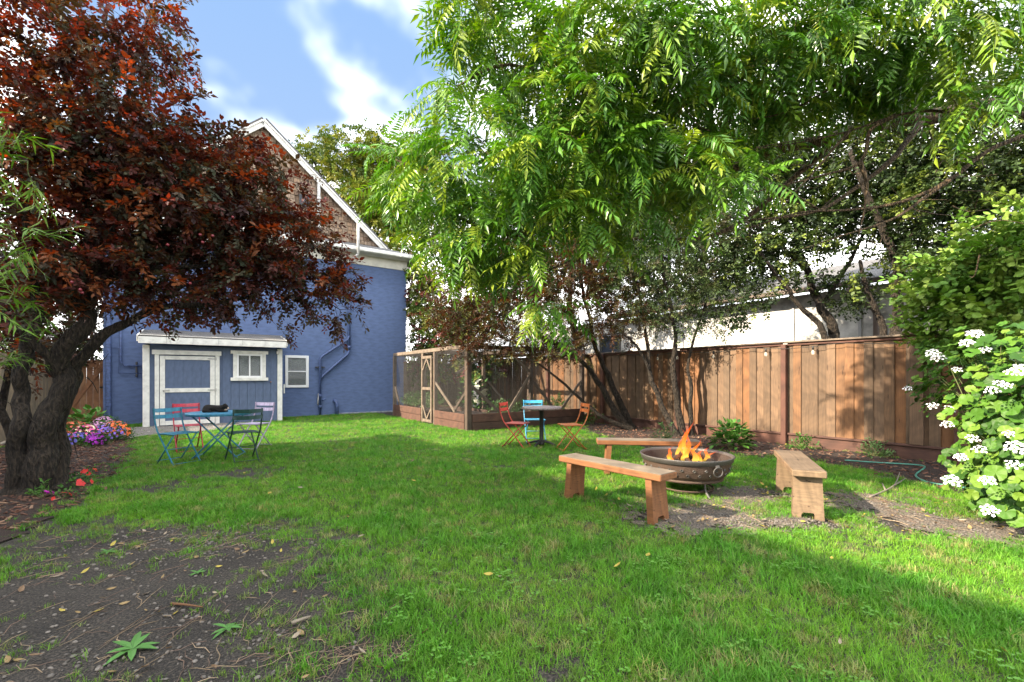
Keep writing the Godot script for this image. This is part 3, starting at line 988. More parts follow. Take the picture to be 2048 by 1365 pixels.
func make_litter() -> void:
	# bark chips on the beds
	var chip := box_mesh(Vector3(0.045, 0.008, 0.016), 0.003)
	var xfs := []
	var tints := []
	for i in 26000:
		var right := i % 3 == 0
		var p := Vector2(rf(2, 9.5), rf(-12, -2)) if right else Vector2(rf(-11, -4.2), rf(-14, -2.4))
		if not Geometry2D.is_point_in_polygon(p + Vector2(rf(-0.12, 0.12), rf(-0.12, 0.12)), bed_right if right else bed_left): continue
		xfs.append(Transform3D(Basis.from_euler(Vector3(rf(-0.5, 0.5), rf(0, TAU), rf(-0.5, 0.5))).scaled(Vector3.ONE * rf(0.5, 1.5)), Vector3(p.x, height(p.x, p.y) + rf(0.012, 0.026), p.y)))
		var f := rf(0.5, 1.5)
		tints.append((Color(0.095, 0.043, 0.027) if rng.randf() < 0.8 else Color(0.17, 0.105, 0.068)) * f)
	tag(copies(self, "bark_mulch", chip, M.chip, xfs, tints), "reddish brown bark chips strewn over the planting beds", "mulch", "", "stuff")
	# pebbles
	var st := tool()
	st.set_smooth_group(0)
	add_lathe(st, [Vector2(0, -0.006), Vector2(0.009, -0.003), Vector2(0.011, 0.002), Vector2(0.007, 0.007), Vector2(0, 0.009)], 6)
	var peb := done(st)
	xfs = []
	tints = []
	for i in 6600:
		var p: Vector2
		if i % 3 == 0:
			p = Vector2(rf(-9.5, -5.5), rf(-13.5, -9.0))
			if not Geometry2D.is_point_in_polygon(p, gravel_area): continue
		else:
			var d: Array = dirt[[0, 1, 2, 3, 6, 7, 8, 9, 10][rng.randi() % 9]]
			p = d[0] + Vector2(rng.randfn(), rng.randfn()) * d[1] * 0.55
		xfs.append(Transform3D(Basis.from_euler(Vector3(rf(-0.4, 0.4), rf(0, TAU), 0)).scaled(Vector3(rf(0.4, 1.1), rf(0.4, 1.0), rf(0.4, 1.1)) * pow(rf(0.35, 1.0), 2.0) * 1.5), Vector3(p.x, top(p) + 0.003 + (0.012 if i % 3 == 0 else 0.0), p.y)))
		var f := rf(0.5, 1.3)
		tints.append((Color(0.34, 0.32, 0.30) if i % 3 == 0 else Color(0.135, 0.12, 0.105)) * f)
	tag(copies(self, "pebbles", peb, M.chip, xfs, tints), "small grey pebbles lying on the bare soil and gravel strip", "pebbles", "", "stuff")
	# twigs and dead stalks
	st = tool()
	add_tube(st, [Vector3(-0.07, 0, 0), Vector3(-0.02, 0.006, 0.008), Vector3(0.03, 0.002, -0.005), Vector3(0.08, 0.004, 0.006)], [0.0010, 0.0015, 0.0013, 0.0006], 4)
	var twig := done(st)
	xfs = []
	tints = []
	for i in 800:
		var d: Array = dirt[[0, 0, 1, 1, 2, 3, 6, 9, 10, 13][rng.randi() % 10]]
		var p: Vector2 = d[0] + Vector2(rng.randfn(), rng.randfn()) * d[1] * 0.6
		xfs.append(Transform3D(Basis.from_euler(Vector3(rf(-0.15, 0.15), rf(0, TAU), rf(-0.1, 0.1))).scaled(Vector3(rf(0.3, 1.3), rf(0.5, 1.5), rf(0.3, 2.2))), Vector3(p.x, top(p) + 0.006, p.y)))
		tints.append((Color(0.26, 0.19, 0.12) if rng.randf() < 0.6 else Color(0.14, 0.09, 0.065)) * rf(0.6, 1.3))
	tag(copies(self, "twig_litter", twig, M.chip, xfs, tints), "thin dead twigs and stalks scattered on the bare soil", "twigs", "", "stuff")
	# fallen leaves
	st = tool()
	add_oval(st, Transform3D.IDENTITY, 0.055, 0.026, 0.5, -0.15)
	var dead := done(st)
	xfs = []
	tints = []
	for i in 380:
		var p := Vector2(rf(-4.5, 5.5), rf(-8.5, -1.5))
		if i > 80:
			var d: Array = dirt[[0, 1, 2, 3, 6, 7, 9, 10, 11][rng.randi() % 9]]
			p = d[0] + Vector2(rng.randfn(), rng.randfn()) * d[1] * 0.6
		xfs.append(Transform3D(Basis.from_euler(Vector3(rf(-0.5, 0.3), rf(0, TAU), rf(-0.5, 0.5))).scaled(Vector3.ONE * rf(0.5, 1.2)), Vector3(p.x, top(p) + (0.045 if i <= 80 else 0.012), p.y)))
		tints.append([Color(0.24, 0.17, 0.08), Color(0.36, 0.29, 0.06), Color(0.17, 0.11, 0.065), Color(0.28, 0.23, 0.17)][rng.randi() % 4])
	tag(copies(self, "fallen_leaves", dead, M.petal, xfs, tints), "dry yellow and brown leaves fallen on the ground", "leaves", "", "stuff")
	# sticks that can be told apart
	for a in [[on_ground(583, 1255), on_ground(622, 1241), 0.011, lin(0.42, 0.36, 0.28), "pale broken stick lying in the grass near the bare soil"],
			[on_ground(342, 1215), on_ground(405, 1222), 0.008, lin(0.30, 0.15, 0.07), "reddish brown stick lying on the dark soil"]]:
		var s := thing("stick", a[4], "stick", (a[0] + a[1]) * 0.5)
		var o: Vector3 = s.position
		tube(s, "wood", [a[0] - o + Vector3(0, 0.02, 0), Vector3(0.005, 0.028, 0.01), a[1] - o + Vector3(0, 0.02, 0)], a[2], a[2] * 0.5, mat(a[3], 0.9, M.speck, Vector3(6, 6, 6)), 6, 3)
	var br := thing("fallen_branch", "pale forked dead branch on the dirt beside the right-hand bench", "branch", on_ground(1775, 985))
	var bo := br.position
	for b in [[[1740, 1000], [1765, 990], [1790, 975], [1800, 950]], [[1772, 987], [1765, 972]], [[1790, 976], [1812, 962]]]:
		var pts := []
		for q in b: pts.append(on_ground(q[0], q[1]) - bo + Vector3(0, 0.03, 0))
		tube(br, "wood", pts, 0.012, 0.005, mat(lin(0.42, 0.37, 0.31), 0.9, M.speck, Vector3(6, 6, 6)), 5, 3)
	var hose := thing("garden_hose", "thin green garden hose lying along the mulch by the fence", "hose", on_ground(1840, 950))
	var hp := []
	for q in [[1690, 925], [1760, 930], [1815, 933], [1850, 938], [1832, 955], [1850, 968], [1890, 976], [1960, 985], [2050, 1000]]: hp.append(on_ground(q[0], q[1]) - hose.position + Vector3(0, 0.03, 0))
	tube(hose, "tube", hp, 0.011, 0.011, mat(lin(0.05, 0.20, 0.15), 0.45), 6, 5)

# ---------------------------------------------------------------- buildings
func window_unit(parent: Node3D, x0: float, x1: float, y0: float, y1: float, z: float, w: float, trim: Material, split_up: bool) -> void:
	var f := Node3D.new()
	f.name = "window"
	parent.add_child(f, true)
	var d := 0.05
	box(f, "frame", Vector3(x0 + w / 2, (y0 + y1) / 2, z), Vector3(w, y1 - y0, d), trim)
	box(f, "frame", Vector3(x1 - w / 2, (y0 + y1) / 2, z), Vector3(w, y1 - y0, d), trim)
	box(f, "frame", Vector3((x0 + x1) / 2, y0 + w / 2, z), Vector3(x1 - x0 - 2 * w, w, d), trim)
	box(f, "frame", Vector3((x0 + x1) / 2, y1 - w / 2, z), Vector3(x1 - x0 - 2 * w, w, d), trim)
	var g := Vector2(x0 + w, y0 + w)
	var h := Vector2(x1 - w, y1 - w)
	if split_up:
		var m := (g.y + h.y) / 2
		box(f, "meeting_rail", Vector3((g.x + h.x) / 2, m, z + 0.004), Vector3(h.x - g.x, 0.035, d * 0.8), trim)
		box(f, "pane", Vector3((g.x + h.x) / 2, (m + h.y) / 2, z - 0.005), Vector3(h.x - g.x, h.y - m - 0.036, 0.006), M.glass, 0.0)
		box(f, "pane", Vector3((g.x + h.x) / 2, (m + g.y) / 2, z - 0.02), Vector3(h.x - g.x, m - g.y - 0.036, 0.006), M.glass, 0.0)
	else:
		var m := (g.x + h.x) / 2
		box(f, "mullion", Vector3(m, (g.y + h.y) / 2, z), Vector3(0.035, h.y - g.y, d * 0.8), trim)
		box(f, "pane", Vector3((m + h.x) / 2, (g.y + h.y) / 2, z - 0.005), Vector3(h.x - m - 0.036, h.y - g.y, 0.006), M.glass, 0.0)
		box(f, "pane", Vector3((m + g.x) / 2, (g.y + h.y) / 2, z - 0.012), Vector3(m - g.x - 0.036, h.y - g.y, 0.006), M.glass, 0.0)

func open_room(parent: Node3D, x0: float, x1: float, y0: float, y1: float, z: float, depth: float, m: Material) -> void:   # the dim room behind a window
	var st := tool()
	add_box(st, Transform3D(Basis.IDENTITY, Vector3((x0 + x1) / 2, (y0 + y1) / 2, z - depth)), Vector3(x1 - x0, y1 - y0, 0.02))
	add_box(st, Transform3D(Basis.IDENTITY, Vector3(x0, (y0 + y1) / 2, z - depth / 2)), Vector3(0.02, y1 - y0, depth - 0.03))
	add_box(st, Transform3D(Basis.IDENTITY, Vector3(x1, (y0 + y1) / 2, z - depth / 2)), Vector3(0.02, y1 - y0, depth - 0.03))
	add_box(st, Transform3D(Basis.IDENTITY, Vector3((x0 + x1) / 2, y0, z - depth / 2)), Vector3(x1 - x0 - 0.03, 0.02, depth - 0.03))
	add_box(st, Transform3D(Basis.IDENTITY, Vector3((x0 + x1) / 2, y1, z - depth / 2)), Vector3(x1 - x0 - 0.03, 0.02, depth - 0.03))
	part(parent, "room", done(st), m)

func make_house() -> void:
	var h := thing("house", "blue stucco house with shingled gable behind the shed", "house", lot(0, -16.3), TURN)
	# local x is u, local z is towards the yard, the wall face is z = 0
	var st := tool()
	add_wall(st, -2.2, 6.37, -0.05, 5.32, 0.0, 0.2, [[2.26, 0.98, 2.93, 2.0]])
	part(h, "wall", done(st), M.stucco)
	box(h, "side_wall", Vector3(6.27, 2.63, -5.1), Vector3(0.2, 5.36, 9.78), M.stucco, 0.0)
	box(h, "side_wall", Vector3(-2.1, 2.63, -5.1), Vector3(0.2, 5.36, 9.78), M.stucco, 0.0)
	box(h, "rear_wall", Vector3(2.08, 2.63, -10.1), Vector3(8.57, 5.36, 0.2), M.stucco, 0.0)
	open_room(h, 1.9, 3.3, 0.7, 2.3, -0.205, 1.6, M.room)
	window_unit(h, 2.24, 2.95, 0.96, 2.02, 0.012, 0.085, M.vinyl, true)
	box(h, "frieze", Vector3(2.085, 5.49, 0.012), Vector3(8.62, 0.34, 0.06), M.cream, 0.005)
	box(h, "frieze", Vector3(6.39, 5.49, -5.05), Vector3(0.06, 0.34, 10.06), M.cream, 0.005)
	box(h, "soffit", Vector3(2.085, 5.675, 0.2), Vector3(9.3, 0.03, 0.62), M.cream, 0.0)
	box(h, "gutter", Vector3(2.085, 5.735, 0.545), Vector3(9.36, 0.13, 0.085), M.white, 0.02)
	box(h, "gutter", Vector3(6.745, 5.735, -4.6), Vector3(0.085, 0.13, 10.2), M.white, 0.02)
	var slope := along(Vector3(0, 0.42, -1.12))
	st = tool()
	var e0 := Vector3(-2.6, 5.80, 0.53)
	var e1 := Vector3(6.73, 5.80, 0.53)
	quad(st, e0, e0 + Vector3(0.3, 0.42, -1.13), e1 + Vector3(-1.2, 0.42, -1.13), e1)
	quad(st, e1, e1 + Vector3(-1.2, 0.42, -1.13), Vector3(5.53, 6.22, -10.2), Vector3(6.73, 5.80, -10.2))
	quad(st, e0 - Vector3(0, 0.03, 0), e1 - Vector3(0, 0.03, 0), e1, e0)
	part(h, "eave_roof", done(st), M.roofing)
	var tabs := tool()
	for r in 5:
		var f := r / 5.0
		for i in 62:
			var x := -2.5 + i * 0.15 + (0.07 if r % 2 else 0.0)
			if x > 6.6 - f * 1.2: continue
			add_box(tabs, Transform3D(Basis(Vector3.RIGHT, 0.36), Vector3(x, 5.80 + 0.42 * (f + 0.1) + 0.008, 0.53 - 1.13 * (f + 0.1))), Vector3(0.142, 0.008, 0.25))
	part(h, "roof_tabs", done(tabs), M.roofing).set_meta("kind", "stuff")
	# gable: apex at 1.68, 9.64; feet at 5.52 and -2.16, 6.28
	var gz := -0.6
	st = tool()
	var apex := Vector3(1.68, 9.64, gz - 0.02)
	for k in [1, -1]:
		pass
	tri(st, Vector3(-2.16, 6.2, gz - 0.02), apex, Vector3(5.52, 6.2, gz - 0.02))
	tri(st, Vector3(5.52, 6.2, gz - 0.2), apex + Vector3(0, 0, -0.18), Vector3(-2.16, 6.2, gz - 0.2))
	part(h, "gable_wall", done(st), M.shingles[3])
	var hidden := tool()
	var row := 0
	var y := 6.22
	var step := 0.146
	while y < 9.5:
		var half := (9.64 - y) / 0.875 - 0.02
		var x := 1.68 - half + rf(0, 0.1)
		while x < 1.68 + half:
			var w: float = [0.13, 0.17, 0.2, 0.24][rng.randi() % 4]
			if x + w < 1.68 + half:
				var in_window := x + w > 2.74 and x < 3.11 and y + step > 7.2 and y < 7.63
				var xf := Transform3D(Basis(Vector3.RIGHT, rf(-0.125, -0.10)) * Basis(Vector3.BACK, rf(-0.01, 0.01)), Vector3(x + w / 2, y + step / 2 + 0.02 + rf(-0.005, 0.005), gz + 0.012 + rf(-0.003, 0.003)))
				if not in_window:
					if x > 1.9: part(h, "shingle", box_mesh(Vector3(w - 0.014, 0.17, 0.018), 0.002), M.shingles[rng.randi() % 6], xf)
					else: add_box(hidden, xf, Vector3(w - 0.014, 0.17, 0.018))
			x += w
		y += step
		row += 1
	part(h, "shingle_courses", done(hidden), M.shingles[0]).set_meta("kind", "stuff")
	var win := box(h, "attic_window", Vector3(2.925, 7.415, gz + 0.01), Vector3(0.33, 0.38, 0.05), M.dark_edge)
	box(win, "pane", Vector3(0, 0, 0.028), Vector3(0.27, 0.32, 0.006), M.mirror_glass, 0.0)
	for k in [1, -1]:
		var foot := Vector3(1.68 + k * 4.05, 6.10, gz + 0.16)
		var top := Vector3(1.68, 9.64, gz + 0.16)
		var d := (top - foot).normalized()
		var n := Vector3(d.y * k, -d.x * k, 0).normalized()
		if n.y < 0: n = -n
		beam(h, "rake_board", foot - n * 0.02, top - n * 0.02 + d * (0.12 if k > 0 else 0.0), 0.15, 0.045, M.white, n)
		beam(h, "rake_trim", foot + n * 0.07 + Vector3(0, 0, 0.03), top + n * 0.07 + d * (0.05 if k > 0 else 0.0) + Vector3(0, 0, 0.03), 0.05, 0.06, M.white, n)
		var a := foot + n * 0.125 + Vector3(0, 0, -5.0)
		var b := top + n * 0.125 + Vector3(0, 0, -5.0)
		part(h, "roof", box_mesh(Vector3(snappedf(a.distance_to(b) + 0.1, 0.01), 0.06, 10.1), 0.0), M.roofing, Transform3D(along(b - a, n), (a + b) / 2))
	# vents and pipes
	tube(h, "vent_pipe", [Vector3(3.37, 6.5, gz + 0.12), Vector3(3.37, 7.6, gz + 0.12), Vector3(3.37, 8.35, gz + 0.12)], 0.055, 0.055, M.white_pipe, 12)
	for yy in [6.52, 7.5]: tube(h, "pipe_collar", [Vector3(3.37, yy, gz + 0.12), Vector3(3.37, yy + 0.09, gz + 0.12)], 0.066, 0.066, M.white_pipe, 12)
	tube(h, "vent_pipe", [Vector3(4.4, 5.5, 0.66), Vector3(4.4, 6.62, 0.66)], 0.045, 0.045, M.white_pipe, 10)
	tube(h, "vent_pipe", [Vector3(4.4, 5.5, 0.66), Vector3(4.3, 5.38, 0.3), Vector3(4.26, 5.25, 0.08)], 0.045, 0.045, M.white_pipe, 10)
	tube(h, "drain_pipe", [Vector3(4.26, 5.25, 0.07), Vector3(4.26, 2.25, 0.07)], 0.045, 0.045, M.pipe, 10)
	tube(h, "drain_pipe", [Vector3(4.26, 2.75, 0.08), Vector3(4.2, 2.62, 0.08), Vector3(3.38, 2.02, 0.08), Vector3(3.3, 1.9, 0.08), Vector3(3.3, 0.0, 0.08)], 0.038, 0.038, M.pipe, 10)
	tube(h, "drain_pipe", [Vector3(4.26, 2.25, 0.07), Vector3(4.2, 2.1, 0.07), Vector3(3.4, 1.36, 0.07), Vector3(3.31, 1.22, 0.075)], 0.038, 0.038, M.pipe, 10)
	for q in [Vector3(4.26, 2.3, 0.07), Vector3(3.3, 0.62, 0.08), Vector3(3.3, 0.25, 0.08)]: tube(h, "pipe_collar", [q, q + Vector3(0, 0.1, 0)], 0.058, 0.058, M.pipe, 10)
	box(h, "pipe_bracket", Vector3(3.3, 1.64, 0.05), Vector3(0.3, 0.035, 0.06), M.dark_edge)
	tube(h, "valve", [Vector3(3.36, 0.5, 0.09), Vector3(3.46, 0.56, 0.11)], 0.03, 0.025, M.pipe, 8)
	tube(h, "hose_bib", [Vector3(3.24, 0.75, 0.08), Vector3(3.22, 0.4, 0.10), Vector3(3.24, 0.36, 0.1)], 0.018, 0.018, M.metal, 6)
	tube(h, "elbow_pipe", [Vector3(3.83, 0.0, 0.12), Vector3(3.83, 0.38, 0.12), Vector3(3.80, 0.46, 0.08), Vector3(3.76, 0.5, 0.0)], 0.06, 0.06, M.pipe, 10)
	box(h, "downspout", Vector3(-2.08, 2.75, 0.06), Vector3(0.11, 5.5, 0.08), M.pipe, 0.015)
	for yy in [0.55, 1.9]: box(h, "downspout_strap", Vector3(-2.08, yy, 0.065), Vector3(0.13, 0.07, 0.09), M.pipe, 0.005)
	tube(h, "conduit", [Vector3(-1.83, 3.6, 0.05), Vector3(-1.83, 1.72, 0.05), Vector3(-1.76, 1.62, 0.05), Vector3(-0.9, 1.62, 0.05)], 0.024, 0.024, M.pipe, 8)
	tube(h, "conduit", [Vector3(-2.0, 2.1, 0.05), Vector3(-1.87, 2.1, 0.05), Vector3(-1.87, 1.41, 0.05), Vector3(-0.9, 1.41, 0.05)], 0.014, 0.014, M.pipe, 6)
	box(h, "pipe_bracket", Vector3(-1.5, 1.52, 0.03), Vector3(0.04, 0.42, 0.05), M.dark_edge)
	box(h, "base_strip", Vector3(5.1, 0.03, 0.03), Vector3(2.4, 0.06, 0.06), mat(lin(0.3, 0.32, 0.36), 0.8, M.blotch), 0.01)

func make_shed() -> void:
	var s := thing("garden_shed", "small blue lean-to garden shed with white trim against the house", "shed", lot(0, -15.0), TURN)
	var x0 := -1.22
	var x1 := 1.95
	var st := tool()
	add_wall(st, x0, x1, 0.0, 2.14, -0.03, 0.06, [[0.86, 1.34, 1.42, 1.92]])
	part(s, "wall", done(st), M.siding)
	for x in [x0 + 0.03, x1 - 0.03]:
		box(s, "side_wall", Vector3(x, 1.1, -0.68), Vector3(0.06, 2.2, 1.17), M.siding, 0.0)
	open_room(s, 0.6, 1.7, 1.0, 2.1, -0.1, 1.0, M.room)
	var x := x0 + 0.1
	while x < x1 - 0.12:
		var w: float = min(0.2, x1 - 0.1 - x)
		var a := x + 0.004
		var b := x + w - 0.004
		if b < -1.0 or (a > 0.43 and (b < 0.72 or a > 1.56)):
			box(s, "siding_board", Vector3((a + b) / 2, 1.06, -0.022), Vector3(b - a, 2.12, 0.016), M.siding, 0.003)
		elif a > 0.40:
			box(s, "siding_board", Vector3((a + b) / 2, 0.6, -0.022), Vector3(b - a, 1.18, 0.016), M.siding, 0.003)
			box(s, "siding_board", Vector3((a + b) / 2, 2.09, -0.022), Vector3(b - a, 0.08, 0.016), M.siding, 0.003)
		x += w
	box(s, "corner_trim", Vector3(x0 + 0.03, 1.07, -0.005), Vector3(0.14, 2.14, 0.05), M.white)
	box(s, "corner_trim", Vector3(x1 - 0.03, 1.07, -0.005), Vector3(0.13, 2.14, 0.05), M.white)
	# door
	for q in [[-0.97, 0.09], [0.36, 0.10]]: box(s, "door_casing", Vector3(q[0], 0.95, -0.002), Vector3(q[1], 1.9, 0.04), M.white)
	box(s, "door_header", Vector3(-0.31, 1.96, 0.006), Vector3(1.52, 0.12, 0.055), M.white)
	var d := box(s, "door", Vector3(-0.305, 0.95, -0.02), Vector3(1.21, 1.84, 0.03), M.siding, 0.0)
	for q in [[-0.55, 0.0, 0.11, 1.84], [0.55, 0.0, 0.11, 1.84]]: box(d, "door_stile", Vector3(q[0], q[1], 0.025), Vector3(q[2], q[3], 0.022), M.white, 0.003)
	for q in [[0.87, 0.10], [0.0, 0.11], [-0.865, 0.11]]: box(d, "door_rail", Vector3(0, q[0], 0.025), Vector3(0.985, q[1], 0.022), M.white, 0.003)
	for i in 5: box(d, "door_board", Vector3(-0.393 + i * 0.1965, 0.0, 0.017), Vector3(0.19, 1.62, 0.006), M.siding, 0.002)
	for q in [0.86, 0.0]:
		var hinge := tool()
		add_box(hinge, Transform3D(Basis.IDENTITY, Vector3(0.52, q, 0.04)), Vector3(0.16, 0.03, 0.008), 0.002)
		add_box(hinge, Transform3D(Basis.IDENTITY, Vector3(0.62, q, 0.04)), Vector3(0.05, 0.08, 0.008), 0.002)
		part(d, "hinge", done(hinge), M.metal)
	tube(d, "handle", [Vector3(-0.52, -0.03, 0.04), Vector3(-0.52, 0.0, 0.075), Vector3(-0.44, 0.01, 0.075), Vector3(-0.40, 0.01, 0.045)], 0.014, 0.012, M.metal, 6, 3)
	# window
	window_unit(s, 0.82, 1.46, 1.29, 1.97, -0.01, 0.05, M.vinyl, false)
	for q in [0.775, 1.505]: box(s, "window_casing", Vector3(q, 1.63, 0.002), Vector3(0.09, 0.68, 0.04), M.white)
	box(s, "window_header", Vector3(1.14, 2.015, 0.008), Vector3(0.94, 0.09, 0.05), M.white)
	box(s, "window_sill", Vector3(1.14, 1.245, 0.01), Vector3(0.94, 0.09, 0.055), M.white)
	tube(s, "knob", [Vector3(1.68, 1.16, -0.012), Vector3(1.68, 1.16, 0.02)], 0.02, 0.018, mat(lin(0.3, 0.15, 0.08), 0.5), 8)
	box(s, "door_light", Vector3(1.86, 2.03, 0.035), Vector3(0.07, 0.10, 0.06), M.metal, 0.01)
	box(s, "latch_post", Vector3(2.05, 0.95, -0.1), Vector3(0.035, 0.28, 0.035), M.white, 0.005)
	# roof
	var front := Vector3(0.37, 2.34, 0.28)
	var back := Vector3(0.37, 2.62, -1.27)
	var rb := along(Vector3.RIGHT, (front - back).cross(Vector3.RIGHT) * -1.0)
	part(s, "roof", box_mesh(Vector3(3.38, 0.04, 1.56), 0.0), M.roofing, Transform3D(Basis(Vector3.RIGHT, 0.179), (front + back) / 2))
	for i in 6: box(s, "fascia", Vector3(-1.04 + i * 0.564, 2.255, 0.275), Vector3(0.560, 0.175, 0.03), M.white, 0.003)
	for q in [-1.345, 2.085]: part(s, "barge_board", box_mesh(Vector3(0.03, 0.16, 1.54), 0.003), M.white, Transform3D(Basis(Vector3.RIGHT, 0.179), (front + back) / 2 + Vector3(q - 0.37, -0.05, 0)))
	for r in 6:
		for i in 11:
			var f := (r + 0.5) / 6.0
			var p := front.lerp(back, f) + Vector3(-1.53 + i * 0.306 + (0.1 if r % 2 else 0.0), 0.03, 0)
			box(s, "shingle", p, Vector3(0.30, 0.008, 0.30), M.roofing_light if r == 0 else M.roofing, 0.0, Basis(Vector3.RIGHT, 0.179 - 0.02))

func make_neighbours() -> void:
	# house over the right fence: pale stucco, brown gutter and downpipe
	var n := thing("neighbour_house", "white stucco house seen between trunks over the right fence", "house", lot(13.2, -4.5), TURN)
	var st := tool()
	add_wall(st, -13.0, 7.0, 0.0, 3.5, 0.0, 0.25, [[-8.4, 1.6, -7.3, 3.0]])
	var w := part(n, "wall", done(st), mat(lin(0.72, 0.72, 0.70), 0.85, M.blotch, Vector3(0.4, 0.4, 0.4)), Transform3D(Basis(Vector3.UP, -PI / 2), Vector3.ZERO))
	var turn := Node3D.new()
	turn.name = "facade"
	n.add_child(turn)
	turn.rotation.y = -PI / 2
	for q in [[-8.4, 1.6, -7.3, 3.0]]:
		box(turn, "window_frame", Vector3((q[0] + q[2]) / 2, q[1] + 0.03, 0.02), Vector3(q[2] - q[0], 0.06, 0.05), M.dark_edge)
		box(turn, "window_frame", Vector3((q[0] + q[2]) / 2, q[3] - 0.03, 0.02), Vector3(q[2] - q[0], 0.06, 0.05), M.dark_edge)
		box(turn, "window_frame", Vector3(q[0] + 0.03, (q[1] + q[3]) / 2, 0.02), Vector3(0.06, q[3] - q[1] - 0.12, 0.05), M.dark_edge)
		box(turn, "window_frame", Vector3(q[2] - 0.03, (q[1] + q[3]) / 2, 0.02), Vector3(0.06, q[3] - q[1] - 0.12, 0.05), M.dark_edge)
		box(turn, "pane", Vector3((q[0] + q[2]) / 2, (q[1] + q[3]) / 2, -0.02), Vector3(q[2] - q[0] - 0.12, q[3] - q[1] - 0.12, 0.01), M.mirror_glass, 0.0)
	box(turn, "wall_trim", Vector3(-3.0, 1.95, 0.02), Vector3(20.0, 0.05, 0.04), mat(lin(0.3, 0.3, 0.3), 0.7), 0.004)
	for q in [-10.5, -4.6, -1.2, 0.3]: box(turn, "wall_trim", Vector3(q, 2.75, 0.02), Vector3(0.06, 1.5, 0.04), mat(lin(0.35, 0.36, 0.37), 0.7), 0.004)
	part(n, "roof", box_mesh(Vector3(4.4, 0.12, 21.0), 0.01), M.roofing, Transform3D(Basis(Vector3.BACK, 0.3), Vector3(1.6, 4.2, 3.0)))
	box(n, "gutter", Vector3(-0.52, 3.53, 3.0), Vector3(0.12, 0.12, 21.0), mat(lin(0.10, 0.07, 0.05), 0.5), 0.02)
	box(n, "rear_block", Vector3(3.3, 1.7, 3.0), Vector3(6.0, 3.4, 19.8), M.cream, 0.0)
	tube(n, "downpipe", [Vector3(-0.5, 3.5, 0.25), Vector3(-0.47, 3.28, 0.25), Vector3(-0.4, 3.12, 0.3), Vector3(-0.14, 2.95, 0.6), Vector3(-0.1, 2.8, 0.66), Vector3(-0.1, 0.0, 0.66)], 0.075, 0.075, mat(lin(0.12, 0.09, 0.075), 0.5), 8)
	# two-storey house over the left fence, out of the picture; the foreground lies in its shade
	var l := thing("shading_house", "two-storey house beyond the left fence whose shade covers the foreground lawn", "house", lot(-6.3, -2.5), TURN)
	box(l, "wall", Vector3(-3.9, 2.8, 0.0), Vector3(7.2, 5.6, 18.4), M.cream, 0.0)
	for k in [1, -1]:
		part(l, "roof", box_mesh(Vector3(4.5, 0.14, 19.2), 0.0), M.roofing, Transform3D(Basis(Vector3.BACK, -0.32 * k), Vector3(-3.9 + 2.05 * k, 6.42, 0.0)))

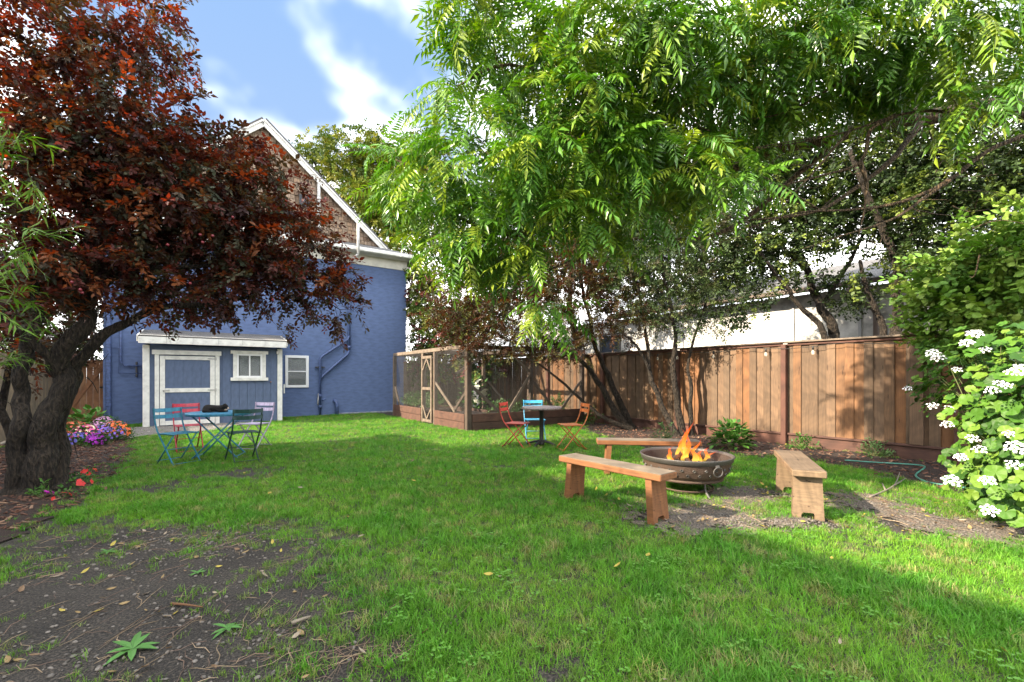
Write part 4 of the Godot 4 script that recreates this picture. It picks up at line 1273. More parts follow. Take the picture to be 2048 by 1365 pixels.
# ---------------------------------------------------------------- fences
func make_fences() -> void:
	var f := thing("redwood_fence", "weathered redwood board fence along the right side of the yard", "fence", lot(9.26, 0), TURN)
	var v := -15.8
	var k := 0
	while v < 3.2:
		var w: float = [0.135, 0.14, 0.14, 0.15][rng.randi() % 4]
		if true:
			var x := 0.021 * (k % 2) + rf(0.0, 0.002)
			beam(f, "board", Vector3(x, 0.225, v + w / 2), Vector3(x, 1.915, v + w / 2), w + (0.02 if k % 2 else -0.003), 0.018, M.board[rng.randi() % 8], Vector3.BACK, 0.003)
		v += w
		k += 1
	var posts := [-15.6, -13.6, -11.3, -8.9, -6.5, -4.14, -1.72, 0.7, 3.1]
	for p in posts: beam(f, "post", Vector3(-0.058, 0, p), Vector3(-0.058, 1.93, p), 0.09, 0.09, M.red_wood[0], Vector3.BACK, 0.006)
	beam(f, "post", Vector3(-0.036, 0.24, -2.2), Vector3(-0.036, 1.97, -2.2), 0.17, 0.05, M.board[6], Vector3.BACK, 0.006)
	box(f, "post_cap", Vector3(-0.02, 2.0, -2.2), Vector3(0.24, 0.05, 0.34), M.grey_wood[0], 0.01)
	for i in posts.size() - 1:
		var a: float = posts[i] + 0.046
		var b: float = posts[i + 1] - 0.046
		beam(f, "kickboard", Vector3(0.0, 0.1, a), Vector3(0.0, 0.1, b), 0.2, 0.035, M.red_wood[i % 2])
		beam(f, "bottom_rail", Vector3(-0.015, 0.22, a), Vector3(-0.015, 0.22, b), 0.035, 0.07, M.red_wood[1])
		beam(f, "top_rail", Vector3(-0.012, 1.93, a), Vector3(-0.012, 1.93, b), 0.05, 0.035, M.red_wood[0])
		beam(f, "cap", Vector3(0.0, 1.97, a - 0.044), Vector3(0.0, 1.97, b + 0.044), 0.03, 0.14, M.grey_wood[i % 3])
	# string lights on the fence
	var s := thing("string_lights", "thin dark cable with clear glass bulbs strung along the redwood fence", "string lights", lot(9.14, 0), TURN)
	var pts := []
	for i in 19:
		var q := -8.0 + i * 0.4
		pts.append(Vector3(0, 1.90 - 0.06 * absf(sin(i * 0.78)), q))
	tube(s, "cable", pts, 0.005, 0.005, M.iron, 4)
	for q in [-7.0, -6.45, -5.55, -4.45, -3.62, -1.2]:
		tube(s, "socket", [Vector3(0, 1.87, q), Vector3(0, 1.80, q)], 0.016, 0.018, M.iron, 8)
		lathe(s, "bulb", [Vector2(0.012, 0.0), Vector2(0.02, -0.015), Vector2(0.029, -0.045), Vector2(0.026, -0.07), Vector2(0.012, -0.088), Vector2(0, -0.092)], M.glass_bulb, 12, Transform3D(Basis.IDENTITY, Vector3(0, 1.80, q)))
	# short fence that closes the gap between the house corner and the right fence
	var rf_ := thing("grey_fence", "grey board fence closing the gap behind the wire enclosure", "fence", lot(6.40, -16.22), TURN)
	var bx := -0.09
	while bx < 2.75:
		beam(rf_, "board", Vector3(bx, 0.03, rf(0, 0.006)), Vector3(bx, 1.86 + rf(-0.01, 0.01), rf(0, 0.006)), 0.139, 0.018, M.grey_wood[rng.randi() % 3], Vector3.RIGHT, 0.003)
		bx += 0.142
	for q in [0.4, 1.55]: beam(rf_, "rail", Vector3(0.0, q, 0.035), Vector3(2.75, q, 0.035), 0.09, 0.04, M.grey_wood[0])
	# left fence
	var lf := thing("pale_fence", "pale weathered board fence behind the plum tree trunk", "fence", lot(-3.25, 0), TURN)
	v = -17.0
	while v < 1.0:
		beam(lf, "board", Vector3(rf(0, 0.008), 0.03, v), Vector3(rf(0, 0.008), 1.78 + rf(-0.01, 0.01), v), 0.137, 0.018, M.pale_board[rng.randi() % 3], Vector3.BACK, 0.003)
		v += 0.146
	for q in [0.4, 1.5]: beam(lf, "rail", Vector3(-0.04, q, -17.0), Vector3(-0.04, q, 1.0), 0.09, 0.04, M.pale_board[0])
	# gate beside the house
	var g := thing("wooden_gate", "orange cedar gate with diagonal brace between left fence and house", "gate", lot(-3.18, -17.0), TURN)
	for i in 7: beam(g, "board", Vector3(0.075 + i * 0.134, 0.06, 0), Vector3(0.075 + i * 0.134, 1.78, 0), 0.13, 0.018, M.gate[rng.randi() % 3], Vector3.RIGHT, 0.003)
	for q in [0.22, 1.62]: beam(g, "rail", Vector3(0.02, q, 0.03), Vector3(0.94, q, 0.03), 0.11, 0.036, M.gate[1])
	beam(g, "brace", Vector3(0.12, 0.28, 0.032), Vector3(0.84, 1.55, 0.032), 0.10, 0.036, M.gate[1], Vector3(-1, 0.6, 0))
	box(g, "post", Vector3(0.97, 0.92, 0.02), Vector3(0.05, 1.84, 0.09), M.gate[0])
	box(g, "latch", Vector3(0.86, 1.02, 0.055), Vector3(0.08, 0.04, 0.02), M.iron)

# ---------------------------------------------------------------- wire garden enclosure
func wire_panel(parent: Node3D, o: Vector3, e1: Vector3, e2: Vector3, cell: float) -> void:    # hexagonal netting over the parallelogram o, e1, e2
	var st := tool()
	var l1 := e1.length()
	var l2 := e2.length()
	var n1 := int(l1 / cell)
	var n2 := int(l2 / (cell * 0.86))
	var u := e1 / n1
	var w := e2 / n2
	var nn := e1.cross(e2).normalized() * 0.0016
	var strand := func(a: Vector3, b: Vector3):
		var s := (b - a).cross(nn).normalized() * 0.0016
		quad(st, a + s, b + s, b + nn, a + nn)
		quad(st, a + nn, b + nn, b - s, a - s)
		quad(st, a - s, b - s, b + s, a + s)
	for j in n2:
		for i in n1:
			var off := 0.5 if j % 2 else 0.0
			if i + off + 0.5 > n1: continue
			var a := o + u * (i + off) + w * (j + 0.3)
			strand.call(a, a + w * 0.55)
			if j < n2 - 1:
				var top := a + w * 0.55
				if i + off >= 0.5: strand.call(top, top - u * 0.5 + w * 0.45)
				strand.call(top, top + u * 0.5 + w * 0.45)
	part(parent, "wire_netting", done(st), M.wire).set_meta("kind", "stuff")

func make_enclosure() -> void:
	var c := thing("garden_enclosure", "open timber and chicken wire enclosure over raised planting beds", "enclosure", lot(5.25, -9.5), TURN)
	var L := 5.1        # along the left side, towards the house (z runs from 0 to -L)
	var W := 3.85       # along the front, towards the fence
	var H := 2.08
	var post := func(x: float, z: float, w: float, m: int, y0 := 0.0): beam(c, "post", Vector3(x, y0, z), Vector3(x, H - 0.09, z), w, w, M.grey_wood[m], Vector3.BACK, 0.006)
	post.call(0.05, -0.05, 0.13, 1); post.call(0.04, -1.88, 0.1, 0); post.call(0.04, -2.68, 0.1, 2); post.call(0.04, -L + 0.05, 0.1, 2)
	post.call(1.95, -0.05, 0.1, 1); post.call(W - 0.06, -0.05, 0.11, 1); post.call(W - 0.06, -L + 0.05, 0.1, 0); post.call(1.9, -L + 0.05, 0.1, 0); post.call(W - 0.06, -2.6, 0.1, 0); post.call(1.95, -2.5, 0.09, 0)
	for e in [[Vector3(0.05, H - 0.03, 0.02), Vector3(0.05, H - 0.03, -L), 2], [Vector3(0.0, H - 0.035, -0.05), Vector3(W, H - 0.035, -0.05), 1], [Vector3(W - 0.06, H - 0.03, -0.1), Vector3(W - 0.06, H - 0.03, -L), 0], [Vector3(0.1, H - 0.03, -L + 0.05), Vector3(W - 0.1, H - 0.03, -L + 0.05), 0], [Vector3(0.1, H - 0.04, -2.5), Vector3(W - 0.1, H - 0.04, -2.5), 0], [Vector3(1.95, H - 0.04, -0.1), Vector3(1.95, H - 0.04, -L + 0.1), 1]]:
		beam(c, "top_rail", e[0], e[1], 0.10, 0.09, M.grey_wood[e[2]], Vector3.UP, 0.006)
	# raised beds
	for y in [0.10, 0.305]:
		beam(c, "bed_board", Vector3(0.13, y, 0.0), Vector3(W - 0.12, y, 0.0), 0.195, 0.05, M.bed_wood[1 if y < 0.2 else 0])
		beam(c, "bed_board", Vector3(0.0, y, -0.13), Vector3(0.0, y, -1.82), 0.195, 0.05, M.bed_wood[0])
		beam(c, "bed_board", Vector3(0.0, y, -2.75), Vector3(0.0, y, -L + 0.1), 0.195, 0.05, M.bed_wood[0])
		beam(c, "bed_board", Vector3(1.2, y, -1.0), Vector3(1.2, y, -L + 0.1), 0.195, 0.05, M.bed_wood[1])
		beam(c, "bed_board", Vector3(1.25, y, -1.0), Vector3(W - 0.1, y, -1.0), 0.195, 0.05, M.bed_wood[1])
	for q in [[0.6, -3.9, 1.1, 2.2], [W / 2 + 0.05, -0.5, W - 0.3, 0.9], [0.6, -0.95, 1.1, 1.75]]:
		box(c, "bed_soil", Vector3(q[0], 0.17 + 0.004 * q[2], q[1]), Vector3(q[2], 0.33, q[3]), M.mulch, 0.02)
	# braces
	for b in [[Vector3(0.03, 0.45, -0.75), Vector3(0.03, 0.95, -0.12)], [Vector3(0.03, 0.42, -0.7), Vector3(0.03, 1.15, -1.85)], [Vector3(0.03, 1.0, -L + 0.12), Vector3(0.03, 0.0, -L + 0.8)],
			[Vector3(0.12, 1.1, -0.03), Vector3(0.95, 0.42, -0.03)], [Vector3(1.9, 1.35, -0.03), Vector3(1.2, 0.42, -0.03)], [Vector3(1.2, H - 0.1, -0.06), Vector3(1.92, 1.45, -0.06)], [Vector3(2.0, 1.2, -0.03), Vector3(2.75, 0.42, -0.03)], [Vector3(W - 0.12, 1.2, -0.03), Vector3(3.0, 0.42, -0.03)],
			[Vector3(2.0, 1.3, -2.55), Vector3(2.8, 0.5, -2.55)], [Vector3(W - 0.1, 1.3, -2.6), Vector3(W - 0.1, 0.5, -3.5)], [Vector3(1.2, 0.4, -L + 0.08), Vector3(1.85, 1.3, -L + 0.08)], [Vector3(1.0, 1.4, -2.5), Vector3(1.9, H - 0.12, -2.5)]]:
		beam(c, "brace", b[0], b[1], 0.07, 0.035, M.grey_wood[rng.randi() % 3])
	# door
	var d := Node3D.new()
	d.name = "door"
	c.add_child(d)
	for z in [-1.97, -2.59]: beam(d, "door_stile", Vector3(-0.04, 0.04, z), Vector3(-0.04, 1.9, z), 0.07, 0.035, M.grey_wood[2], Vector3.BACK)
	for y in [0.08, 0.98, 1.86]: beam(d, "door_rail", Vector3(-0.04, y, -2.01), Vector3(-0.04, y, -2.55), 0.08, 0.034, M.grey_wood[2])
	for b in [[Vector3(-0.045, 1.82, -2.28), Vector3(-0.045, 1.5, -2.02)], [Vector3(-0.045, 1.82, -2.28), Vector3(-0.045, 1.5, -2.54)], [Vector3(-0.045, 0.12, -2.28), Vector3(-0.045, 0.5, -2.54)], [Vector3(-0.045, 0.12, -2.28), Vector3(-0.045, 0.4, -2.02)]]:
		beam(d, "door_brace", b[0], b[1], 0.055, 0.02, M.grey_wood[2])
	wire_panel(d, Vector3(-0.03, 0.1, -2.0), Vector3(0, 0, -0.55), Vector3(0, 1.75, 0), 0.03)
	wire_panel(c, Vector3(-0.02, 0.4, -0.1), Vector3(0, 0, -1.75), Vector3(0, 1.6, 0), 0.034)
	wire_panel(c, Vector3(-0.02, 0.4, -2.72), Vector3(0, 0, -2.3), Vector3(0, 1.6, 0), 0.034)
	wire_panel(c, Vector3(0.1, 0.4, 0.02), Vector3(W - 0.2, 0, 0), Vector3(0, 1.6, 0), 0.034)
	wire_panel(c, Vector3(0.1, H + 0.025, -0.1), Vector3(W - 0.2, 0, 0), Vector3(0, 0, -L + 0.2), 0.05)
	wire_panel(c, Vector3(0.1, 0.4, -L + 0.02), Vector3(W - 0.2, 0, 0), Vector3(0, 1.6, 0), 0.05)

# ---------------------------------------------------------------- furniture
func bistro_chair(label: String, colour: Color, where: Vector3, turn: float, solid_seat := false) -> void:
	var c := thing("bistro_chair", label, "chair", where, turn, "folding bistro chairs on the lawn")
	var m := mat(colour, 0.42, M.blotch, Vector3(3, 3, 3), where)
	for s in [-1, 1]:
		var x: float = 0.19 * s
		tube(c, "back_leg", [Vector3(x, 0.83, -0.27), Vector3(x, 0.66, -0.25), Vector3(x, 0.50, -0.19), Vector3(x, 0.40, -0.11), Vector3(x, 0.0, 0.22)], 0.011, 0.011, m, 6, 4)
		tube(c, "front_leg", [Vector3(x * 0.84, 0.445, 0.17), Vector3(x * 0.84, 0.0, -0.24)], 0.010, 0.010, m, 6)
	for q in [[0.0, 0.21], [0.02, -0.225]]: tube(c, "crossbar", [Vector3(-0.18, q[0] + 0.02, q[1]), Vector3(0.18, q[0] + 0.02, q[1])], 0.006, 0.006, m, 6)
	tube(c, "pivot_bar", [Vector3(-0.2, 0.222, 0.04), Vector3(0.2, 0.222, 0.04)], 0.006, 0.006, m, 6)
	for i in 6: box(c, "seat_slat", Vector3(0, 0.455, 0.17 - i * 0.062), Vector3(0.39, 0.008, 0.060 if solid_seat else 0.046), m, 0.003)
	for s in [-1, 1]: box(c, "seat_rail", Vector3(0.165 * s, 0.444, 0.015), Vector3(0.022, 0.012, 0.36), m, 0.003)
	for q in [[0.795, -0.275, -0.1], [0.70, -0.262, -0.15]]:
		var st := tool()
		st.set_smooth_group(0)
		var n := 8
		for i in n:          # slightly bowed slat
			var a := -0.205 + 0.41 * i / n
			var b := a + 0.41 / n
			var za := -0.05 * (1.0 - pow(a / 0.205, 2))
			var zb := -0.05 * (1.0 - pow(b / 0.205, 2))
			for f in [0.004, -0.004]:
				var r := [Vector3(a, -0.03, za + f), Vector3(b, -0.03, zb + f), Vector3(b, 0.03, zb + f), Vector3(a, 0.03, za + f)]
				if f > 0: quad(st, r[3], r[2], r[1], r[0])
				else: quad(st, r[0], r[1], r[2], r[3])
			for y in [-0.03, 0.03]: quad(st, Vector3(a, y, za - 0.004), Vector3(b, y, zb - 0.004), Vector3(b, y, zb + 0.004), Vector3(a, y, za + 0.004))
		part(c, "back_slat", done(st), m, Transform3D(Basis(Vector3.RIGHT, q[2]), Vector3(0, q[0], q[1])))

func make_furniture() -> void:
	# left set
	var tp := Vector3(-4.78, 0, -7.35)
	var t := thing("bistro_table", "round sky-blue folding metal table with a cat on it", "table", tp, 0.25)
	var blue := mat(lin(0.06, 0.32, 0.52), 0.4, M.blotch, Vector3(3, 3, 3))
	lathe(t, "tabletop", [Vector2(0, 0.715), Vector2(0.44, 0.715), Vector2(0.45, 0.69), Vector2(0.462, 0.69), Vector2(0.465, 0.725), Vector2(0.455, 0.732), Vector2(0, 0.732)], blue, 40)
	for s in [-1, 1]:
		tube(t, "leg", [Vector3(-0.33, 0.70, 0.2 * s), Vector3(0.33, 0.0, 0.22 * s)], 0.012, 0.012, blue, 6)
		tube(t, "leg", [Vector3(0.33, 0.70, 0.17 * s), Vector3(-0.33, 0.0, 0.19 * s)], 0.012, 0.012, blue, 6)
	for x in [-0.31, 0.31]: tube(t, "foot_bar", [Vector3(x, 0.03, -0.21), Vector3(x, 0.03, 0.21)], 0.009, 0.009, blue, 6)
	tube(t, "brace", [Vector3(0.0, 0.35, -0.21), Vector3(0.0, 0.35, 0.21)], 0.008, 0.008, blue, 6)
	var to := func(p: Vector3, q: Vector3): return atan2(q.x - p.x, q.z - p.z)
	var a := Vector3(-5.08, 0, -6.85)
	bistro_chair("turquoise blue folding bistro chair nearest the plum tree", lin(0.04, 0.30, 0.45), a, 1.15)
	a = Vector3(-5.72, 0, -7.95)
	bistro_chair("crimson folding bistro chair behind the blue table", lin(0.50, 0.02, 0.05), a, 0.75)
	a = Vector3(-4.16, 0, -6.95)
	bistro_chair("dark green folding bistro chair at the blue table", lin(0.012, 0.06, 0.045), a, -2.35)
	a = Vector3(-4.72, 0, -8.25)
	bistro_chair("lavender folding bistro chair behind the dark green one", lin(0.50, 0.42, 0.60), a, -0.15)
	# cat asleep on the table: head to the right
	var cat := thing("cat", "dark furry cat lying on the blue table", "cat", tp + Vector3(-0.06, 0.733, 0.02), 0.1)
	var caps := [[Vector3(-0.11, 0.062, 0), Vector3(0.08, 0.055, 0.005), 0.06, 0.05], [Vector3(-0.12, 0.05, 0.02), Vector3(-0.06, 0.045, 0.05), 0.045, 0.035], [Vector3(0.08, 0.06, 0), Vector3(0.15, 0.08, 0.01), 0.04, 0.035],
		[Vector3(0.165, 0.085, 0.012), Vector3(0.19, 0.075, 0.018), 0.036, 0.024], [Vector3(0.09, 0.02, 0.05), Vector3(0.17, 0.014, 0.05), 0.018, 0.013], [Vector3(0.09, 0.02, -0.03), Vector3(0.18, 0.014, -0.02), 0.018, 0.013],
		[Vector3(-0.17, 0.03, 0.0), Vector3(-0.13, 0.02, 0.08), 0.02, 0.016], [Vector3(-0.13, 0.02, 0.08), Vector3(0.0, 0.015, 0.095), 0.016, 0.01], [Vector3(0.155, 0.11, -0.012), Vector3(0.15, 0.135, -0.018), 0.014, 0.004], [Vector3(0.16, 0.11, 0.034), Vector3(0.156, 0.135, 0.04), 0.014, 0.004]]
	var fur := relief(mat(lin(0.025, 0.018, 0.013), 0.95, M.speck, Vector3(5, 5, 5)), M.speck, 1.2)
	part(cat, "body", body_mesh(caps, 0.009, 0.012), fur)
	part(cat, "muzzle_patch", body_mesh([[Vector3(0.205, 0.068, 0.02), Vector3(0.21, 0.064, 0.02), 0.017, 0.014], [Vector3(0.165, 0.045, 0.018), Vector3(0.18, 0.04, 0.02), 0.02, 0.016]], 0.006, 0.005), mat(lin(0.55, 0.42, 0.32), 0.9))
	# right set
	var rp := Vector3(0.556, 0, -8.48)
	var r := thing("mosaic_table", "round mosaic-topped cafe table on a black iron pedestal", "table", rp)
	lathe(r, "tabletop", [Vector2(0, 0.70), Vector2(0.365, 0.70), Vector2(0.375, 0.71), Vector2(0.375, 0.74), Vector2(0.368, 0.745), Vector2(0, 0.745)], relief(mat(lin(0.6, 0.58, 0.56), 0.4, M.cells, Vector3(2.2, 2.2, 2.2)), M.cells, 0.4), 40)
	lathe(r, "pedestal", [Vector2(0.12, 0.699), Vector2(0.12, 0.685), Vector2(0.042, 0.67), Vector2(0.038, 0.12), Vector2(0.055, 0.07), Vector2(0.06, 0.02), Vector2(0, 0.02)], M.iron, 16)
	for i in 4:
		var d := Vector3(cos(i * PI / 2 + 0.5), 0, sin(i * PI / 2 + 0.5))
		tube(r, "foot", [Vector3(0, 0.10, 0) + d * 0.04, Vector3(0, 0.085, 0) + d * 0.14, Vector3(0, 0.045, 0) + d * 0.26, Vector3(0, 0.012, 0) + d * 0.31], 0.026, 0.014, M.iron, 8, 3)
	bistro_chair("red folding bistro chair with solid-looking seat beside the mosaic table", lin(0.50, 0.055, 0.035), Vector3(0.09, 0, -8.35), 1.2, true)
	bistro_chair("orange folding bistro chair seen side-on beside the mosaic table", lin(0.55, 0.15, 0.03), Vector3(1.06, 0, -8.08), -1.35)
	bistro_chair("sky blue folding bistro chair behind the mosaic table", lin(0.03, 0.28, 0.48), Vector3(0.46, 0, -9.05), 0.1)

func bench(label: String, a: Vector3, b: Vector3, width: float, top: Material, side: Material, inset: float) -> void:
	var mid := (a + b) / 2
	var d := (b - a)
	var l := d.length()
	var t := thing("plank_bench", label, "bench", Vector3(mid.x, 0, mid.z), atan2(-d.z, d.x), "plank benches round the fire pit")
	var st := tool()
	# seat plank, slightly worn along its length
	add_box(st, Transform3D(Basis.IDENTITY, Vector3(0, 0.425, 0)), Vector3(l, 0.06, width), 0.008)
	part(t, "seat_plank", done(st), side)
	box(t, "seat_top", Vector3(0, 0.4565, 0), Vector3(l - 0.012, 0.006, width - 0.012), top, 0.002)
	for s in [-1, 1]:
		var x: float = s * (l / 2 - inset)
		var lean: float = 0.035 * s
		var leg := tool()
		# splayed plank leg with a notch cut out of its foot
		var w := width * 0.42
		var nt := width * 0.2
		var outline := PackedVector2Array([Vector2(-w, 0.396), Vector2(-w * 1.1, 0), Vector2(-nt, 0), Vector2(-nt, 0.04), Vector2(-nt * 0.75, 0.062), Vector2(nt * 0.75, 0.062), Vector2(nt, 0.04), Vector2(nt, 0), Vector2(w * 1.1, 0), Vector2(w, 0.396)])
		var idx := Geometry2D.triangulate_polygon(outline)
		var half := 0.0325
		var put := func(q: Vector2, e: float): return Vector3(x + e + lean * (0.4 - q.y) * 2.4, q.y, q.x)
		for k in range(0, idx.size(), 3):
			tri(leg, put.call(outline[idx[k]], half), put.call(outline[idx[k + 1]], half), put.call(outline[idx[k + 2]], half))
			tri(leg, put.call(outline[idx[k]], -half), put.call(outline[idx[k + 2]], -half), put.call(outline[idx[k + 1]], -half))
		for k in outline.size():
			var p := outline[k]
			var q := outline[(k + 1) % outline.size()]
			quad(leg, put.call(p, -half), put.call(q, -half), put.call(q, half), put.call(p, half))
		part(t, "leg", done(leg), side)

func make_fire() -> void:
	bench("weathered plank bench in front of the fire pit, nearest the viewer", Vector3(0.60, 0, -4.92), Vector3(1.38, 0, -3.95), 0.26, M.bench_top[0], M.bench_side[0], 0.14)
	bench("sunlit pale plank bench to the right of the fire pit, seen end-on", Vector3(2.68, 0, -4.05), Vector3(3.17, 0, -5.18), 0.27, M.bench_top[1], M.bench_side[1], 0.12)
	bench("plank bench behind the fire pit, partly hidden by flames", Vector3(1.16, 0, -6.15), Vector3(2.50, 0, -6.0), 0.26, M.bench_top[0], M.bench_side[0], 0.16)
	var c := Vector3(1.98, 0, -5.12)
	var f := thing("fire_pit", "rusty iron fire pit bowl with diamond cutouts on a ring stand", "fire pit", c)
	var rust := relief(mat(lin(0.19, 0.125, 0.095), 0.62, M.speck, Vector3(4, 4, 4)), M.speck, 0.4)
	rust.metallic = 0.35
	var steel := relief(mat(lin(0.24, 0.23, 0.225), 0.45, M.speck, Vector3(5, 5, 5)), M.speck, 0.3)
	steel.metallic = 0.5
	lathe(f, "rim", [Vector2(0.475, 0.375), Vector2(0.49, 0.378), Vector2(0.493, 0.41), Vector2(0.505, 0.425), Vector2(0.500, 0.434), Vector2(0.484, 0.430), Vector2(0.468, 0.402), Vector2(0.475, 0.375)], steel, 64)
	# pierced bowl wall
	var frames := tool()
	var st := tool()
	var n := 48
	var rows := [[0.476, 0.376], [0.468, 0.345], [0.455, 0.295], [0.425, 0.235], [0.37, 0.185]]
	var pt := func(i: float, row: float, out := 0.0):
		var k: int = min(int(row), rows.size() - 2)
		var e := row - k
		var r: float = lerpf(rows[k][0], rows[k + 1][0], e) + out
		var y: float = lerpf(rows[k][1], rows[k + 1][1], e)
		return Vector3(cos(TAU * i / n) * r, y, sin(TAU * i / n) * r)
	for k in rows.size() - 1:
		for i in n:
			var q := [pt.call(i, k), pt.call(i + 1, k), pt.call(i + 1, k + 1), pt.call(i, k + 1)]
			if (k == 1 or k == 2) and i % 2 == k % 2:
				var sz: float = 0.42 if (i + k) % 4 == 1 else 0.26
				var m := [pt.call(i + 0.5, k + 0.5 - sz), pt.call(i + 0.5 + sz, k + 0.5), pt.call(i + 0.5, k + 0.5 + sz), pt.call(i + 0.5 - sz, k + 0.5)]
				for j in 4:
					var o := (j + 3) % 4
					tri(st, q[j], m[j], m[o])
					tri(st, q[j], q[(j + 1) % 4], m[j])
				# raised frame round the cutout
				var m2 := [pt.call(i + 0.5, k + 0.5 - sz, 0.007), pt.call(i + 0.5 + sz, k + 0.5, 0.007), pt.call(i + 0.5, k + 0.5 + sz, 0.007), pt.call(i + 0.5 - sz, k + 0.5, 0.007)]
				for j in 4:
					var o := (j + 1) % 4
					add_tube(frames, [m2[j], m2[o]], [0.0045, 0.0045], 4, false)
			else:
				quad(st, q[0], q[1], q[2], q[3])
	part(f, "bowl", done(st), rust)
	part(f, "cutout_frames", done(frames), steel)
	lathe(f, "bowl_lining", [Vector2(0.470, 0.408), Vector2(0.450, 0.36), Vector2(0.432, 0.31), Vector2(0.40, 0.25), Vector2(0.34, 0.2), Vector2(0.2, 0.17), Vector2(0, 0.165)], M.soot, 40)
	lathe(f, "lower_band", [Vector2(0.375, 0.20), Vector2(0.392, 0.198), Vector2(0.392, 0.172), Vector2(0.37, 0.168), Vector2(0.2, 0.15), Vector2(0, 0.145)], rust, 48)
	var ringpts := []
	for i in 37: ringpts.append(Vector3(cos(TAU * i / 36) * 0.29, 0.065, sin(TAU * i / 36) * 0.29))
	tube(f, "stand_ring", ringpts, 0.010, 0.010, rust, 6)
	for i in 3:
		var g := TAU * i / 3 + 1.25
		var d := Vector3(cos(g), 0, sin(g))
		tube(f, "leg", [d * 0.30 + Vector3(0, 0.175, 0), d * 0.30 + Vector3(0, 0.11, 0), d * 0.33 + Vector3(0, 0.05, 0), d * 0.39 + Vector3(0, 0.0, 0)], 0.014, 0.014, steel, 8, 3)
	for g in [1.28, 1.28 + PI]:
		var d := Vector3(cos(g), 0, sin(g))
		var o := d * 0.495 + Vector3(0, 0.365, 0)
		var s := d.cross(Vector3.UP)
		var rp := []
		for i in 25: rp.append(o + d * 0.012 + (s * sin(TAU * i / 24) + Vector3.DOWN * (0.85 + -0.85 * cos(TAU * i / 24))) * 0.056)
		tube(f, "ring_handle", rp, 0.006, 0.006, steel, 6)
		box(f, "handle_lug", o + Vector3(0, 0.01, 0), Vector3(0.04, 0.025, 0.03), steel, 0.004)
	# coals, charred logs
	var ash := tool()
	ash.set_smooth_group(0)
	for i in 70:
		var g := rf(0, TAU)
		var q := 0.33 * sqrt(rng.randf())
		add_box(ash, Transform3D(Basis.from_euler(Vector3(rf(0, 3), rf(0, 3), rf(0, 3))), Vector3(cos(g) * q, 0.285 + 0.055 * rng.randf() + 0.05 * (1.0 - q / 0.33), sin(g) * q)), Vector3(rf(0.03, 0.07), rf(0.025, 0.05), rf(0.03, 0.06)), 0.008)
	add_lathe(ash, [Vector2(0.41, 0.275), Vector2(0.25, 0.31), Vector2(0, 0.325)], 20)
	part(f, "coals", done(ash), relief(mat(lin(0.09, 0.07, 0.06), 0.95, M.speck, Vector3(4, 4, 4)), M.speck, 0.8)).set_meta("kind", "stuff")
	var char_ := relief(mat(lin(0.06, 0.042, 0.034), 0.9, M.speck, Vector3(5, 5, 5)), M.speck, 1.0)
	var logs := [[Vector3(-0.24, 0.34, 0.12), Vector3(0.05, 0.43, -0.16), 0.035], [Vector3(0.27, 0.34, 0.12), Vector3(0.02, 0.45, -0.1), 0.036], [Vector3(-0.05, 0.345, 0.26), Vector3(0.03, 0.40, -0.2), 0.032], [Vector3(0.22, 0.36, -0.14), Vector3(-0.18, 0.37, -0.12), 0.03]]
	for i in 4:
		var lg := thing("firewood_log", ["charred log leaning from the left in the fire pit", "charred log leaning from the right in the fire pit", "charred log pointing at the viewer in the fire pit", "charred log lying across the back of the fire pit"][i], "log", c, 0.0, "logs in the fire pit")
		tube(lg, "wood", [logs[i][0], logs[i][0].lerp(logs[i][1], 0.5) + Vector3(0.006, 0.004, 0), logs[i][1]], logs[i][2], logs[i][2] * 0.85, char_, 10)
	# flames
	var tongues := [[Vector3(-0.04, 0.34, 0.05), 0.50, 0.050, 0.05], [Vector3(0.0, 0.33, 0.08), 0.40, 0.045, -0.03], [Vector3(0.05, 0.33, 0.12), 0.27, 0.055, -0.05], [Vector3(0.09, 0.33, 0.10), 0.18, 0.04, 0.05], [Vector3(0.19, 0.35, 0.06), 0.17, 0.05, 0.03], [Vector3(0.23, 0.35, 0.05), 0.13, 0.04, 0.04], [Vector3(-0.25, 0.33, 0.10), 0.22, 0.03, 0.05], [Vector3(-0.22, 0.33, 0.12), 0.14, 0.03, 0.02],
		[Vector3(-0.08, 0.34, -0.02), 0.42, 0.04, 0.07], [Vector3(-0.02, 0.34, -0.05), 0.33, 0.04, 0.0], [Vector3(-0.17, 0.33, 0.0), 0.18, 0.035, -0.03], [Vector3(0.13, 0.36, -0.08), 0.24, 0.035, 0.03], [Vector3(-0.06, 0.36, 0.10), 0.22, 0.04, 0.03]]
	var fl := thing("fire", "orange and yellow flames rising from the fire pit", "fire", c)
	for q in tongues: part(fl, "flame", flame_mesh(q[0], q[1], q[2], q[3]), M.flame)
	var glow := OmniLight3D.new()
	glow.name = "flame_light"
	fl.add_child(glow)
	glow.position = Vector3(0.0, 0.52, 0.05)
	glow.light_color = Color(1.0, 0.55, 0.2)
	glow.light_energy = 0.05
	glow.light_size = 0.1
	glow.omni_range = 12.0
	glow.omni_attenuation = 2.0
	glow.shadow_enabled = true

